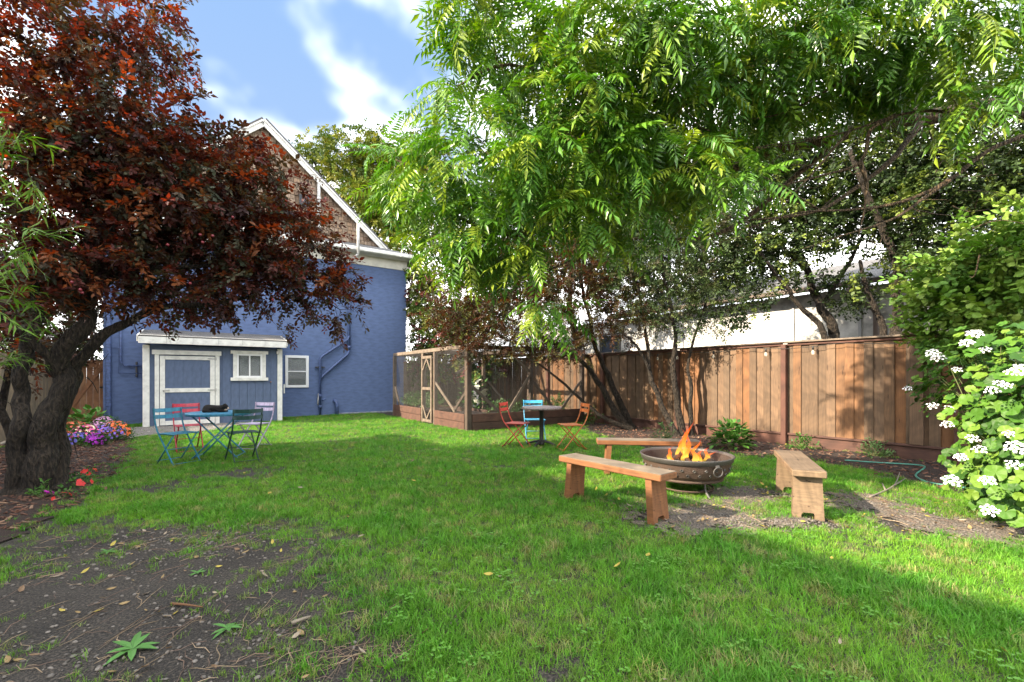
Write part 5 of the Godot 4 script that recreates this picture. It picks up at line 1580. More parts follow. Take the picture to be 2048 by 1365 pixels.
func flame_mesh(base: Vector3, h: float, w: float, sway: float) -> ArrayMesh:
	var st := tool()
	st.set_smooth_group(0)
	var n := 14
	var sides := 8
	var rings := []
	var ph := rf(0, TAU)
	for i in n + 1:
		var t := float(i) / n
		var r: float = w * (0.55 + 0.6 * sin(minf(t * 2.6, PI * 0.5))) * pow(1.0 - t, 0.8) * (1.0 + 0.25 * sin(t * 11.0 + ph)) * 0.75
		var c := base + Vector3(sway * t * t * 2.0 + 0.022 * sin(t * 7.0 + ph), h * t, 0.018 * cos(t * 6.0 + ph))
		var ring_ := []
		for k in sides:
			var a := TAU * k / sides + t * 2.2
			ring_.append(c + Vector3(cos(a) * r, 0, sin(a) * r * 0.6))
		rings.append(ring_)
	for i in n:
		for k in sides:
			var j := (k + 1) % sides
			var q := [[rings[i][k], i], [rings[i + 1][k], i + 1], [rings[i + 1][j], i + 1], [rings[i][j], i]]
			for e in [0, 1, 2, 0, 2, 3]:
				st.set_uv(Vector2(0.5, 1.0 - float(q[e][1]) / n))
				st.add_vertex(q[e][0])
	return done(st)

# ---------------------------------------------------------------- vegetation
func pts(list: Array) -> Array:      # [px, py, depth] to points; py 0 as depth means on the ground
	return list.map(func(q): return at(q[0], q[1], q[2]))

func make_walnut() -> void:
	var kinds := []
	for i in 5: kinds.append(frond(rf(0.34, 0.44), 7 + i % 3, rf(0.095, 0.12), rf(0.027, 0.033), [0.12, 0.25, 0.35, 0.5, 0.2][i]))
	var tones := [Color(0.065, 0.17, 0.020), Color(0.09, 0.22, 0.025), Color(0.12, 0.26, 0.028), Color(0.18, 0.31, 0.030), Color(0.25, 0.34, 0.033)]
	var mats := mats_of(tones, 0.30, Color(0.75, 0.8, 0.2))
	var blobs := [
		blob(1010, 90, 4.45, 120, 110, 0.9), blob(905, 195, 4.40, 45, 35, 0.4, 1.3), blob(1160, 150, 4.25, 170, 150, 0.9), blob(1340, 120, 4.22, 170, 130, 0.9),
		blob(850, 370, 4.80, 85, 75, 0.7), blob(800, 300, 4.80, 45, 25, 0.4, 1.4), blob(985, 330, 4.34, 130, 100, 0.8), blob(950, 480, 4.80, 110, 55, 0.6), blob(1150, 360, 4.40, 150, 95, 0.8),
		blob(1330, 320, 4.41, 140, 110, 0.8), blob(1440, 390, 4.22, 55, 60, 0.4), blob(1095, 590, 4.58, 35, 50, 0.25, 1.5), blob(1070, 480, 4.67, 100, 50, 0.5, 0.8), blob(1260, 430, 4.70, 110, 45, 0.5),
		blob(1560, 80, 4.22, 140, 110, 0.8, 1.3), blob(1760, 60, 4.03, 150, 90, 0.8, 1.3), blob(1950, 70, 3.74, 130, 110, 0.7, 1.3), blob(1500, 240, 4.61, 90, 60, 0.5, 0.9), blob(1990, 210, 3.65, 80, 70, 0.4, 0.8), blob(1680, 170, 4.42, 120, 60, 0.5, 0.7),
		blob(1330, 290, 5.7, 110, 80, 0.5, 0.6), blob(1440, 360, 5.7, 55, 60, 0.4, 0.7), blob(1210, 370, 6.0, 100, 60, 0.5, 0.5), blob(1500, 300, 5.6, 60, 50, 0.4, 0.4)]
	var clusters := scatter(blobs, 560, 0.14, 1.6)
	var base := Vector3(7.6, 0, -4.9)
	base = lot(9.75, -0.2)
	var stems := [
		[[base, base + Vector3(0.05, 1.2, 0.0), base + Vector3(-0.3, 2.6, -0.1), base + Vector3(-0.8, 3.6, -0.3)], 0.20, 0.13],
		[[base + Vector3(-0.8, 3.6, -0.3), at(2080, 225, 4.70), at(1850, 235, 4.80), at(1680, 270, 4.90), at(1500, 320, 4.99), at(1350, 400, 5.18), at(1180, 420, 5.03), at(1040, 470, 4.76), at(900, 430, 4.88)], 0.10, 0.014],
		[[at(1850, 235, 4.80), at(1700, 180, 4.70), at(1610, 120, 4.61), at(1540, 105, 4.61), at(1500, 60, 4.51), at(1450, -60, 4.42)], 0.055, 0.02],
		[[at(1540, 105, 4.61), at(1420, 200, 4.51), at(1340, 205, 4.51), at(1200, 180, 4.55), at(1020, 130, 4.39), at(920, 170, 4.48)], 0.035, 0.01],
		[[base + Vector3(-0.8, 3.6, -0.3), at(2100, 40, 4.22), at(1900, -20, 4.13), at(1700, -60, 4.03)], 0.08, 0.03],
		[[at(1680, 270, 4.90), at(1560, 380, 5.18), at(1430, 470, 5.38), at(1250, 480, 5.33), at(1100, 540, 4.76)], 0.04, 0.008],
		[[at(1350, 400, 5.18), at(1230, 330, 4.90), at(1080, 300, 4.53), at(880, 340, 4.72), at(790, 320, 4.80)], 0.03, 0.008],
		[[at(1850, 235, 4.80), at(1770, 330, 4.42), at(1640, 420, 4.32), at(1500, 440, 4.42)], 0.035, 0.008]]
	for l in [[[1850, 130], [1740, 110], [1665, 90], [1600, 118], [1538, 110], [1530, 160], [1490, 225], [1440, 250]], [[1538, 110], [1500, 130], [1440, 195], [1380, 215]], [[1538, 110], [1505, 90], [1485, 40], [1470, -20]], [[1830, -20], [1790, 40], [1720, 130], [1650, 185], [1560, 228], [1480, 240]], [[2070, 225], [1960, 235], [1860, 222], [1790, 232], [1700, 262], [1600, 285], [1500, 300]],
			[[1960, 235], [1900, 190], [1870, 170]], [[1790, 232], [1740, 262], [1720, 325], [1650, 350], [1560, 372], [1480, 392]], [[2080, 260], [1980, 300], [1900, 360], [1800, 405], [1700, 420], [1600, 425], [1500, 455], [1420, 470]], [[1720, 325], [1735, 370], [1730, 420], [1715, 480]], [[1900, 360], [1850, 395], [1780, 440], [1690, 470], [1600, 500]], [[1700, 262], [1640, 330], [1560, 420]]]:
		var q := []
		for k in l.size(): q.append(at(l[k][0], l[k][1], 4.15 + 0.0004 * (1800 - l[k][0])))
		stems.append([q, rf(0.016, 0.028), 0.003])
	var bare := []
	for i in 46:
		var a := at(rf(1420, 2000), rf(200, 520), rf(3.9, 4.8))
		var e := a + Vector3(rf(-0.6, 0.6), rf(-0.35, 0.3), rf(-0.3, 0.3))
		bare.append([[a, a.lerp(e, 0.45) + Vector3(rf(-0.05, 0.05), rf(-0.1, 0.1), 0), e], rf(0.003, 0.007)])
	for i in 34:
		var s: Array = stems[[1, 1, 5, 7, 2, 3][i % 6]][0]
		var a: Vector3 = s[rng.randi() % (s.size() - 1)].lerp(s[rng.randi() % s.size()], 0.0)
		var e := a + Vector3(rf(-0.7, 0.5), rf(-0.6, 0.4), rf(-0.4, 0.3))
		bare.append([[a, a.lerp(e, 0.45) + Vector3(rf(-0.1, 0.1), rf(-0.12, 0.05), 0), e], rf(0.004, 0.010)])
	tree("walnut_tree", "large green tree with feathery compound leaves overhanging from the right", base, stems, clusters, kinds, 7, tones, mats, 300, M.bark_pale, {"forward": 0.8, "droop": 0.28, "spread": 0.08, "leaf": "leaf", "mat": M.leaf_gloss, "bare": bare})

func make_plum() -> void:
	var kinds := []
	for i in 4: kinds.append(spray(rf(0.22, 0.3), 16, 0.070, 0.040, rf(0.1, 0.6), i < 2))
	var tones := [Color(0.065, 0.080, 0.048), Color(0.085, 0.060, 0.045), Color(0.055, 0.030, 0.030), Color(0.13, 0.050, 0.042), Color(0.115, 0.115, 0.072), Color(0.15, 0.052, 0.045), Color(0.10, 0.085, 0.06), Color(0.26, 0.095, 0.035)]
	var mats := mats_of(tones, 0.40, Color(1.0, 0.55, 0.2))
	var blobs := [
		blob(90, 110, 5.0, 170, 160, 0.9), blob(270, 80, 5.4, 90, 90, 0.7), blob(60, 340, 5.0, 150, 150, 0.9), blob(230, 290, 5.4, 160, 110, 0.9), blob(380, 190, 5.6, 55, 22, 0.3, 1.2), blob(390, 290, 5.8, 110, 70, 0.7),
		blob(330, 420, 5.8, 190, 110, 1.0), blob(520, 390, 6.2, 95, 90, 0.8), blob(560, 510, 6.4, 125, 100, 0.8), blob(420, 550, 6.2, 170, 85, 0.9), blob(655, 570, 6.6, 70, 80, 0.5), blob(610, 650, 6.6, 70, 30, 0.4, 1.3),
		blob(200, 520, 5.4, 150, 90, 0.8), blob(70, 560, 5.0, 120, 90, 0.7), blob(690, 655, 6.7, 45, 16, 0.2, 1.5), blob(320, 622, 5.7, 80, 20, 0.4, 0.8), blob(460, 630, 6.2, 80, 28, 0.4, 1.0), blob(10, 700, 5.4, 50, 60, 0.5), blob(480, 300, 6.0, 60, 40, 0.5), blob(330, 20, 5.5, 70, 35, 0.4)]
	var clusters := scatter(blobs, 1500, 0.16, 1.6)
	var b := on_ground(78, 985)
	var stems := [
		[[b, at(85, 900, 5.1), at(95, 800, 5.15), at(130, 720, 5.2), at(165, 630, 5.3), at(178, 540, 5.4), at(170, 400, 5.4), at(150, 250, 5.3), at(120, 100, 5.2)], 0.155, 0.03],
		[[b + Vector3(0.12, 0, -0.1), at(118, 880, 5.3), at(128, 780, 5.35), at(160, 720, 5.4), at(215, 665, 5.5), at(260, 640, 5.6), at(330, 615, 5.8), at(420, 608, 6.0), at(520, 590, 6.3)], 0.10, 0.02],
		[[b + Vector3(-0.2, 0, 0.06), at(38, 880, 5.0), at(40, 760, 5.0), at(70, 650, 5.0), at(60, 500, 5.0), at(40, 330, 5.0)], 0.10, 0.03],
		[[at(120, 740, 5.2), at(80, 690, 5.0), at(20, 645, 4.9), at(-60, 600, 4.9)], 0.06, 0.02],
		[[at(165, 630, 5.3), at(240, 545, 5.5), at(330, 535, 5.7), at(430, 530, 6.0), at(560, 500, 6.3)], 0.05, 0.012],
		[[at(178, 540, 5.4), at(260, 420, 5.5), at(360, 330, 5.7), at(450, 290, 5.9)], 0.045, 0.01],
		[[at(170, 400, 5.4), at(230, 250, 5.4), at(270, 120, 5.5), at(300, 20, 5.5)], 0.04, 0.01],
		[[b + Vector3(-0.28, 0, -0.2), at(20, 900, 5.4), at(5, 800, 5.5), at(30, 700, 5.6)], 0.06, 0.03],
		[[at(260, 640, 5.6), at(340, 590, 5.9), at(420, 560, 6.1), at(600, 580, 6.5), at(680, 620, 6.7)], 0.03, 0.006]]
	var bare := []
	for i in 22:
		var a := at(rf(-20, 190), rf(600, 880), rf(4.7, 5.2))
		var e := a + Vector3(rf(-0.35, 0.45), rf(-0.25, 0.35), rf(-0.2, 0.3))
		bare.append([[a, a.lerp(e, 0.5) + Vector3(0, rf(-0.06, 0.06), 0), e], rf(0.003, 0.008)])
	tree("plum_tree", "dark purple-leaved plum tree with twisted dark trunks at the left", b, stems, clusters, kinds, 3, tones, mats, 300, M.bark, {"forward": 0.8, "droop": 0.25, "spread": 0.1, "mat": M.leaf_plum, "bare": bare})
	# small red plums
	var fruit := tool()
	fruit.set_smooth_group(0)
	add_lathe(fruit, [Vector2(0, -0.017), Vector2(0.012, -0.013), Vector2(0.017, 0), Vector2(0.012, 0.013), Vector2(0, 0.016)], 10)
	var fm := done(fruit)
	var red := mat(lin(0.16, 0.012, 0.02), 0.3)
	var t := get_node("plum_tree") as Node3D
	for q in [[155, 445, 4.55], [148, 497, 4.6], [143, 565, 4.6], [160, 580, 4.6], [164, 586, 4.62], [335, 490, 5.0], [400, 470, 5.1], [405, 485, 5.1], [425, 472, 5.1], [465, 435, 5.3], [545, 600, 5.8], [380, 567, 5.2]]:
		part(t, "plum", fm, red, Transform3D(Basis.IDENTITY, at(q[0], q[1], q[2]) - b))

func make_fence_trees() -> void:
	var kinds := []
	for i in 4: kinds.append(spray(rf(0.2, 0.28), 16, 0.05, 0.028, rf(0.1, 0.5)))
	var purple := [Color(0.040, 0.052, 0.020), Color(0.055, 0.065, 0.024), Color(0.075, 0.050, 0.028), Color(0.10, 0.055, 0.032), Color(0.125, 0.13, 0.04)]
	var pm := mats_of(purple, 0.45, Color(0.8, 0.5, 0.25))
	var b := lot(8.75, -7.55)
	var bl := [blob(935, 610, 11.0, 85, 95, 0.9), blob(1075, 640, 10.6, 140, 65, 1.0), blob(1160, 560, 10.8, 120, 90, 1.0), blob(1000, 690, 10.4, 90, 28, 0.8), blob(1120, 700, 10.2, 70, 22, 0.5), blob(1040, 540, 11.2, 90, 70, 0.8), blob(1240, 620, 10.4, 90, 70, 0.8)]
	var st := [
		[[b, at(1215, 800, 11.1), at(1180, 740, 11.0), at(1130, 700, 10.9), at(1060, 660, 10.8), at(980, 620, 10.9)], 0.09, 0.02],
		[[b + Vector3(0.1, 0, -0.1), at(1230, 780, 11.2), at(1195, 700, 11.1), at(1170, 600, 11.0), at(1150, 500, 11.0)], 0.09, 0.025],
		[[b + Vector3(0.05, 0, 0.1), at(1200, 830, 11.0), at(1130, 770, 10.8), at(1060, 715, 10.5)], 0.055, 0.02]]
	tree("leaning_plum_tree", "leaning bronze-leaved small tree beside the wire enclosure", b, st, scatter(bl, 900, 0.10, 1.4), kinds, 4, purple, pm, 40, M.bark, {"mat": M.leaf_plum, "size": 1.15, "spread": 0.12})
	var b2 := lot(8.7, -6.0)
	var green := [Color(0.030, 0.050, 0.018), Color(0.042, 0.075, 0.024), Color(0.060, 0.100, 0.030), Color(0.060, 0.055, 0.028), Color(0.11, 0.15, 0.05)]
	var gm := mats_of(green, 0.4, Color(0.6, 0.6, 0.25))
	var bl2 := [blob(1320, 560, 10.0, 120, 95, 0.9), blob(1430, 580, 9.6, 80, 70, 0.8), blob(1260, 490, 10.2, 100, 70, 0.8), blob(1400, 480, 9.8, 110, 60, 0.8), blob(1330, 650, 9.8, 70, 30, 0.5), blob(1420, 650, 9.5, 50, 25, 0.4)]
	var st2 := [
		[[b2, at(1355, 800, 9.9), at(1345, 730, 9.9), at(1350, 660, 9.9), at(1330, 560, 10.0), at(1310, 450, 10.0)], 0.085, 0.02],
		[[b2 + Vector3(-0.15, 0, 0.05), at(1318, 800, 10.0), at(1300, 740, 10.1), at(1290, 650, 10.2), at(1270, 540, 10.2)], 0.075, 0.02],
		[[b2 + Vector3(0.2, 0, -0.05), at(1382, 790, 9.9), at(1380, 720, 9.9), at(1400, 640, 9.8), at(1430, 560, 9.7)], 0.055, 0.015],
		[[at(1300, 740, 10.1), at(1270, 690, 10.1), at(1220, 640, 10.2), at(1190, 560, 10.4)], 0.04, 0.01]]
	tree("grey_stemmed_tree", "small multi-stemmed green tree in the mulch in front of the fence", b2, st2, scatter(bl2, 700, 0.12, 1.5), kinds, 3, green, gm, 40, M.bark, {"size": 1.1, "spread": 0.12})
	# trees beyond the right fence
	var dark := [Color(0.018, 0.032, 0.012), Color(0.028, 0.050, 0.016), Color(0.040, 0.070, 0.020), Color(0.07, 0.11, 0.028), Color(0.13, 0.17, 0.03)]
	var dm := mats_of(dark, 0.4, Color(0.5, 0.6, 0.15))
	var big := []
	for i in 3: big.append(spray(rf(0.28, 0.36), 14, 0.075, 0.045, rf(0.2, 0.6), true))
	var b3 := lot(10.4, -4.6)
	tree("backyard_tree", "dark tree with forked leaning trunks just beyond the fence, middle right", b3, [
		[[b3, at(1670, 690, 9.4), at(1640, 620, 9.5), at(1610, 540, 9.6), at(1590, 440, 9.7), at(1560, 340, 9.8)], 0.13, 0.03],
		[[b3 + Vector3(0.1, 0, 0.1), at(1650, 690, 9.2), at(1600, 610, 9.3), at(1545, 540, 9.3), at(1500, 470, 9.4)], 0.08, 0.02],
		[[at(1640, 620, 9.5), at(1690, 540, 9.4), at(1740, 440, 9.4), at(1800, 350, 9.4)], 0.06, 0.015],
		[[at(1610, 540, 9.6), at(1540, 470, 9.5), at(1450, 430, 9.4), at(1390, 420, 9.4)], 0.045, 0.01]],
		scatter([blob(1560, 480, 9.7, 120, 90, 1.0), blob(1640, 400, 9.6, 140, 100, 1.0), blob(1530, 360, 9.8, 110, 60, 0.8), blob(1700, 560, 9.4, 70, 50, 0.6), blob(1560, 600, 9.4, 50, 40, 0.4), blob(1760, 420, 9.4, 90, 90, 0.8), blob(1620, 290, 9.8, 150, 70, 0.9), blob(1480, 300, 10, 90, 70, 0.8), blob(1500, 520, 9.6, 70, 60, 0.6), blob(1480, 605, 9.3, 60, 35, 0.4, 1.5), blob(1690, 600, 9.2, 60, 30, 0.4, 1.2)], 1050, 0.2, 1.2), big, 3, dark, dm, 30, M.bark, {"size": 1.0, "spread": 0.15})
	var b4 := lot(10.5, -3.1)
	tree("ivy_tree", "leafy dark tree with straight mottled trunk beyond the fence near the pillar", b4, [
		[[b4, at(1790, 700, 8.6), at(1795, 620, 8.6), at(1790, 520, 8.6), at(1740, 400, 8.7), at(1700, 300, 8.8)], 0.13, 0.04],
		[[b4 + Vector3(-0.15, 0, -0.1), at(1770, 680, 8.8), at(1740, 600, 8.9), at(1720, 520, 9.0)], 0.09, 0.03],
		[[at(1790, 520, 8.6), at(1860, 420, 8.4), at(1930, 330, 8.2), at(2000, 260, 8.0)], 0.06, 0.015],
		[[at(1790, 520, 8.6), at(1880, 500, 8.2), at(1980, 470, 7.9), at(2060, 460, 7.7)], 0.05, 0.015]],
		scatter([blob(1850, 400, 8.5, 120, 110, 0.9), blob(1960, 330, 8.2, 110, 100, 0.9), blob(1800, 300, 8.7, 110, 70, 0.8), blob(2020, 470, 7.8, 90, 80, 0.7), blob(1860, 530, 8.2, 80, 60, 0.6), blob(1940, 200, 8.4, 110, 70, 0.7), blob(1780, 200, 8.8, 120, 60, 0.7), blob(2040, 330, 8, 70, 100, 0.6)], 950, 0.2, 1.2), big, 3, dark, dm, 30, M.bark, {"size": 1.0, "spread": 0.15})
	# bright climbing shrub over the fence at the right edge
	var lime := [Color(0.09, 0.19, 0.028), Color(0.125, 0.25, 0.034), Color(0.17, 0.29, 0.042), Color(0.22, 0.32, 0.06)]
	var broad := []
	for i in 3: broad.append(spray(rf(0.22, 0.3), 12, 0.075, 0.056, 0.3, true))
	var lm := mats_of(lime, 0.45, Color(0.6, 0.7, 0.2))
	var b5 := lot(8.95, -0.75)
	tree("climbing_shrub", "light green leafy shrub climbing over the fence at the right edge", b5, [
		[[b5, at(1960, 800, 6.0), at(1940, 700, 6.0), at(1920, 600, 6.1), at(1900, 520, 6.2)], 0.03, 0.008],
		[[b5 + Vector3(0.1, 0, 0.1), at(2010, 760, 5.7), at(2020, 620, 5.6), at(1990, 480, 5.7)], 0.03, 0.008],
		[[at(1940, 700, 6.0), at(1880, 660, 6.1), at(1850, 620, 6.2)], 0.015, 0.005]],
		scatter([blob(1945, 590, 6.0, 100, 75, 0.5), blob(1880, 650, 6.3, 60, 45, 0.3), blob(2020, 520, 5.6, 60, 110, 0.5), blob(1950, 680, 6.0, 80, 45, 0.4), blob(1900, 540, 6.2, 60, 40, 0.4)], 260, 0.15, 1.8), broad, 3, lime, lm, 60, M.stalk, {"size": 1.15, "spread": 0.1, "category": "shrub"})
	# yellow-green tree behind the house
	var far_kinds := []
	for i in 3: far_kinds.append(spray(0.55, 18, 0.15, 0.10, 0.3))
	var yellow := [Color(0.07, 0.115, 0.022), Color(0.11, 0.16, 0.026), Color(0.17, 0.21, 0.03), Color(0.24, 0.25, 0.036), Color(0.29, 0.27, 0.045)]
	var b6 := at(740, 755, 26.0)
	b6.y = 0
	tree("maple_tree", "yellow-green tree rising behind the gable of the blue house", b6, [
		[[b6, at(740, 560, 26), at(730, 460, 26), at(715, 360, 26), at(700, 290, 26)], 0.3, 0.06],
		[[at(740, 560, 26), at(790, 470, 25.5), at(800, 380, 25.5)], 0.15, 0.04],
		[[at(730, 460, 26), at(660, 380, 26), at(620, 310, 26)], 0.12, 0.03]],
		scatter([blob(630, 310, 26, 45, 32, 1.5), blob(700, 330, 26, 75, 60, 2.5), blob(770, 330, 26, 60, 65, 2.0), blob(720, 420, 25.5, 75, 65, 2.5), blob(790, 440, 25, 50, 65, 2.0), blob(850, 330, 26, 60, 60, 2.0), blob(800, 500, 24.5, 45, 35, 1.5), blob(860, 450, 25, 50, 70, 2)], 620, 0.2, 0.5), far_kinds, 5, yellow, mats_of(yellow, 0.5, Color(0.6, 0.6, 0.2)), 0, M.bark, {"spread": 0.4})
	var b7 := lot(7.0, -16.2)
	tree("corner_tree", "green and reddish bushy tree between house corner and wire enclosure", b7, [
		[[b7, b7 + Vector3(0.05, 1.5, 0), b7 + Vector3(0.0, 3.0, 0.1), b7 + Vector3(0.1, 4.2, 0)], 0.07, 0.02]],
		scatter([blob(850, 560, 16.5, 26, 45, 0.6), blob(845, 640, 16.5, 22, 50, 0.5), blob(870, 620, 16, 30, 60, 0.7), blob(900, 660, 15.5, 50, 45, 0.8), blob(960, 640, 15, 50, 60, 0.8), blob(880, 720, 16, 60, 50, 0.6), blob(960, 730, 15.5, 50, 40, 0.6), blob(830, 600, 17.5, 26, 90, 0.5), blob(850, 700, 17, 40, 50, 0.5)], 700, 0.1, 1.0), far_kinds, 3, [Color(0.05, 0.10, 0.02), Color(0.10, 0.15, 0.03), Color(0.16, 0.18, 0.04), Color(0.17, 0.05, 0.05)], mats_of(yellow, 0.5, Color(0.6, 0.6, 0.2)), 0, M.bark, {"spread": 0.2, "size": 0.62})
	# trees and hedges that close the view behind the lot
	var b8 := lot(11.5, -12.5)
	tree("tall_back_tree", "dense green tree beyond the fence behind the wire enclosure", b8, [
		[[b8, b8 + Vector3(0.1, 2.0, 0), b8 + Vector3(-0.2, 4.5, 0.2), b8 + Vector3(0.1, 7.0, 0)], 0.2, 0.05]],
		scatter([blob(1150, 480, 16.5, 130, 110, 1.6), blob(1260, 420, 15.5, 130, 110, 1.6), blob(1060, 380, 17, 110, 110, 1.6), blob(1200, 300, 16.5, 130, 80, 1.6), blob(1400, 520, 14.5, 90, 90, 1.3), blob(1380, 380, 15, 110, 90, 1.4), blob(960, 480, 17, 90, 90, 1.6), blob(1020, 580, 16, 80, 60, 1.0), blob(1280, 560, 15, 110, 60, 1.0)], 1100, 0.10, 0.7), far_kinds, 4, dark, dm, 0, M.bark, {"spread": 0.3, "size": 0.85})

	# leafy mass beyond the left fence
	var b9 := lot(-4.6, -12.0)
	tree("left_back_tree", "reddish and green tree beyond the pale fence behind the plum trunks", b9, [
		[[b9, b9 + Vector3(0.1, 1.5, 0), b9 + Vector3(0.0, 3.2, 0.1), b9 + Vector3(0.1, 5.0, 0)], 0.12, 0.03]],
		scatter([blob(40, 640, 11.5, 90, 70, 0.9), blob(140, 690, 12.5, 70, 40, 0.7), blob(190, 690, 14.5, 40, 30, 0.6), blob(60, 540, 11.5, 120, 80, 1.0), blob(-60, 600, 11, 80, 110, 1.0), blob(120, 600, 12.5, 80, 50, 0.8), blob(10, 720, 11.5, 50, 40, 0.6), blob(80, 720, 12, 50, 30, 0.6)], 620, 0.12, 1.0), far_kinds, 3, [Color(0.07, 0.03, 0.02), Color(0.12, 0.045, 0.03), Color(0.06, 0.085, 0.025), Color(0.09, 0.12, 0.03)], dm, 0, M.bark, {"spread": 0.25, "size": 0.6})

func make_bamboo() -> void:
	var st := tool()
	for i in 7:
		var a := i * 2.1
		var d := Vector3(cos(a) * 0.8, rf(-0.5, 0.3), 0.7).normalized()
		add_leaf(st, Transform3D(facing(d, rf(-0.5, 0.5)), Vector3(0, 0, 0.03 * i)), rf(0.09, 0.14), 0.014, 0.3, 0.2, rf(0.85, 1.2))
	st.set_color(Color(0.9, 0.9, 0.5))
	add_tube(st, [Vector3.ZERO, Vector3(0, 0, 0.22)], [0.002, 0.001], 3, false)
	var kinds := [done(st)]
	var tones := [Color(0.10, 0.19, 0.03), Color(0.14, 0.25, 0.04), Color(0.18, 0.28, 0.05)]
	var b := Vector3(-3.5, 0, -2.4)
	tree("bamboo", "light green bamboo sprigs reaching in from the left edge", b, [
		[[b, b + Vector3(0.02, 1.2, 0), b + Vector3(0.08, 2.3, -0.05), b + Vector3(0.2, 3.3, -0.1)], 0.014, 0.006],
		[[b + Vector3(-0.15, 0, 0.1), b + Vector3(-0.1, 1.2, 0.1), b + Vector3(-0.05, 2.6, 0.05)], 0.014, 0.006],
		[[b + Vector3(0.02, 1.2, 0), b + Vector3(0.3, 1.45, -0.1), b + Vector3(0.62, 1.5, -0.2)], 0.005, 0.002],
		[[b + Vector3(0.06, 1.9, 0), b + Vector3(0.3, 2.1, -0.1), b + Vector3(0.6, 2.12, -0.2)], 0.005, 0.002],
		[[b + Vector3(0.1, 2.3, 0), b + Vector3(0.35, 2.5, -0.1), b + Vector3(0.7, 2.55, -0.2)], 0.005, 0.002]],
		scatter([blob(5, 290, 2.6, 45, 40, 0.12), blob(15, 365, 2.6, 60, 22, 0.12), blob(10, 490, 2.6, 60, 40, 0.14), blob(0, 600, 2.7, 35, 45, 0.12, 0.6), blob(0, 720, 2.9, 50, 40, 0.14, 0.3), blob(-5, 160, 2.6, 12, 25, 0.1)], 30), kinds, 3, tones, mats_of(tones, 0.4, Color(0.6, 0.7, 0.2)), 138, M.stalk, {"forward": 1.0, "droop": 0.1, "size": 0.8, "spread": 0.06, "leaf": "leafy_sprig", "category": "bamboo"})

func make_flower_bush() -> void:
	var kinds := [round_leaf(0.056, 8, 0.35), round_leaf(0.068, 9, 0.2), round_leaf(0.042, 7, 0.5)]
	var tones := [Color(0.035, 0.095, 0.014), Color(0.06, 0.15, 0.018), Color(0.09, 0.19, 0.022), Color(0.135, 0.23, 0.03)]
	var mats := mats_of(tones, 0.5, Color(0.6, 0.75, 0.15))
	var b := Vector3(4.75, 0, -4.05)
	var t := thing("flowering_bush", "large round-leaved bush with white flower heads at the right edge", "bush", b)
	var blobs := [blob(1975, 690, 4.3, 60, 45, 0.3), blob(1900, 740, 4.7, 55, 45, 0.25), blob(2010, 780, 4.0, 60, 60, 0.3), blob(1960, 830, 4.3, 70, 55, 0.3), blob(1890, 800, 4.8, 40, 40, 0.2), blob(2010, 880, 3.9, 65, 60, 0.3), blob(1960, 930, 4.1, 60, 50, 0.3), blob(2010, 990, 3.8, 60, 45, 0.3), blob(1930, 960, 4.1, 35, 40, 0.2), blob(2020, 1040, 3.7, 55, 25, 0.25), blob(2080, 720, 3.9, 60, 80, 0.4), blob(2110, 900, 3.7, 70, 120, 0.4), blob(1850, 735, 5.1, 25, 20, 0.12), blob(1840, 790, 5.1, 20, 15, 0.1), blob(1870, 700, 5.0, 40, 22, 0.15), blob(1838, 768, 4.95, 32, 20, 0.14, 2.5)]
	var cl := scatter(blobs, 980)
	var xfs := []
	var stem := tool()
	stem.set_smooth_group(0)
	for i in cl.size():
		var p: Vector3 = cl[i]
		var out := ((p - b - Vector3(0, 0.7, 0)) * Vector3(1, 0.5, 1)).normalized()
		var face := (out * 0.9 + Vector3(-0.5, 0.75, 0.3) + Vector3(rng.randfn(), rng.randfn(), rng.randfn()) * 0.35).normalized()
		var side := facing(face, rf(0, TAU))
		xfs.append(Transform3D(Basis(side.x, face, side.y * -1.0).scaled(Vector3.ONE * rf(0.6, 1.2)), p - b))
		if i % 10 == 0:
			var root := Vector3(rf(-0.3, 0.3), 0, rf(-0.3, 0.3))
			add_tube(stem, curve([root, (p - b) * 0.5 + Vector3(rf(-0.1, 0.1), 0.15, rf(-0.1, 0.1)), p - b], 3), taper(7, 0.008, 0.003), 4, false)
	part(t, "stems", done(stem), M.stalk)
	xfs.sort_custom(func(x, y): return (x.origin + b).length_squared() < (y.origin + b).length_squared())
	var rest := [[[], []], [[], []], [[], []]]
	var made := 0
	for x in xfs:
		var k := rng.randi() % 3
		if made < 290 and in_frame(x.origin + b):
			part(t, "leaf", kinds[k], mats[rng.randi() % 4], x)
			made += 1
		else:
			rest[k][0].append(x)
			rest[k][1].append(tones[rng.randi() % 4])
	for k in 3: copies(t, "foliage", kinds[k], M.leaf_plain, rest[k][0], rest[k][1])
	var white := leafy(lin(0.80, 0.80, 0.82), 0.6, Color(0.3, 0.3, 0.3))
	var heads := [umbel_mesh(0.055, 16), umbel_mesh(0.045, 12)]
	for q in [[1951, 668, 3.85], [1934, 686, 4.0], [1866, 707, 4.6], [1877, 716, 4.6], [1914, 740, 4.3], [1816, 778, 4.9], [1972, 700, 3.9], [2024, 746, 3.6], [2000, 768, 3.7], [2015, 772, 3.7], [1985, 782, 3.75], [1866, 812, 4.6], [1900, 818, 4.4], [2018, 868, 3.55], [1945, 878, 3.8], [1960, 900, 3.75], [1922, 915, 3.95], [2030, 895, 3.5], [2028, 930, 3.45], [1976, 962, 3.55], [1905, 962, 3.95], [1980, 1022, 3.5], [2045, 740, 3.5], [1895, 850, 4.3]]:
		var p := at(q[0], q[1], q[2])
		var up := Vector3(-0.4, 0.8, 0.5).normalized()
		var s := facing(up, rf(0, TAU))
		part(t, "flower_head", heads[rng.randi() % 2], white, Transform3D(Basis(s.x, up, s.y * -1.0).scaled(Vector3.ONE * rf(0.8, 1.25)), p - b))

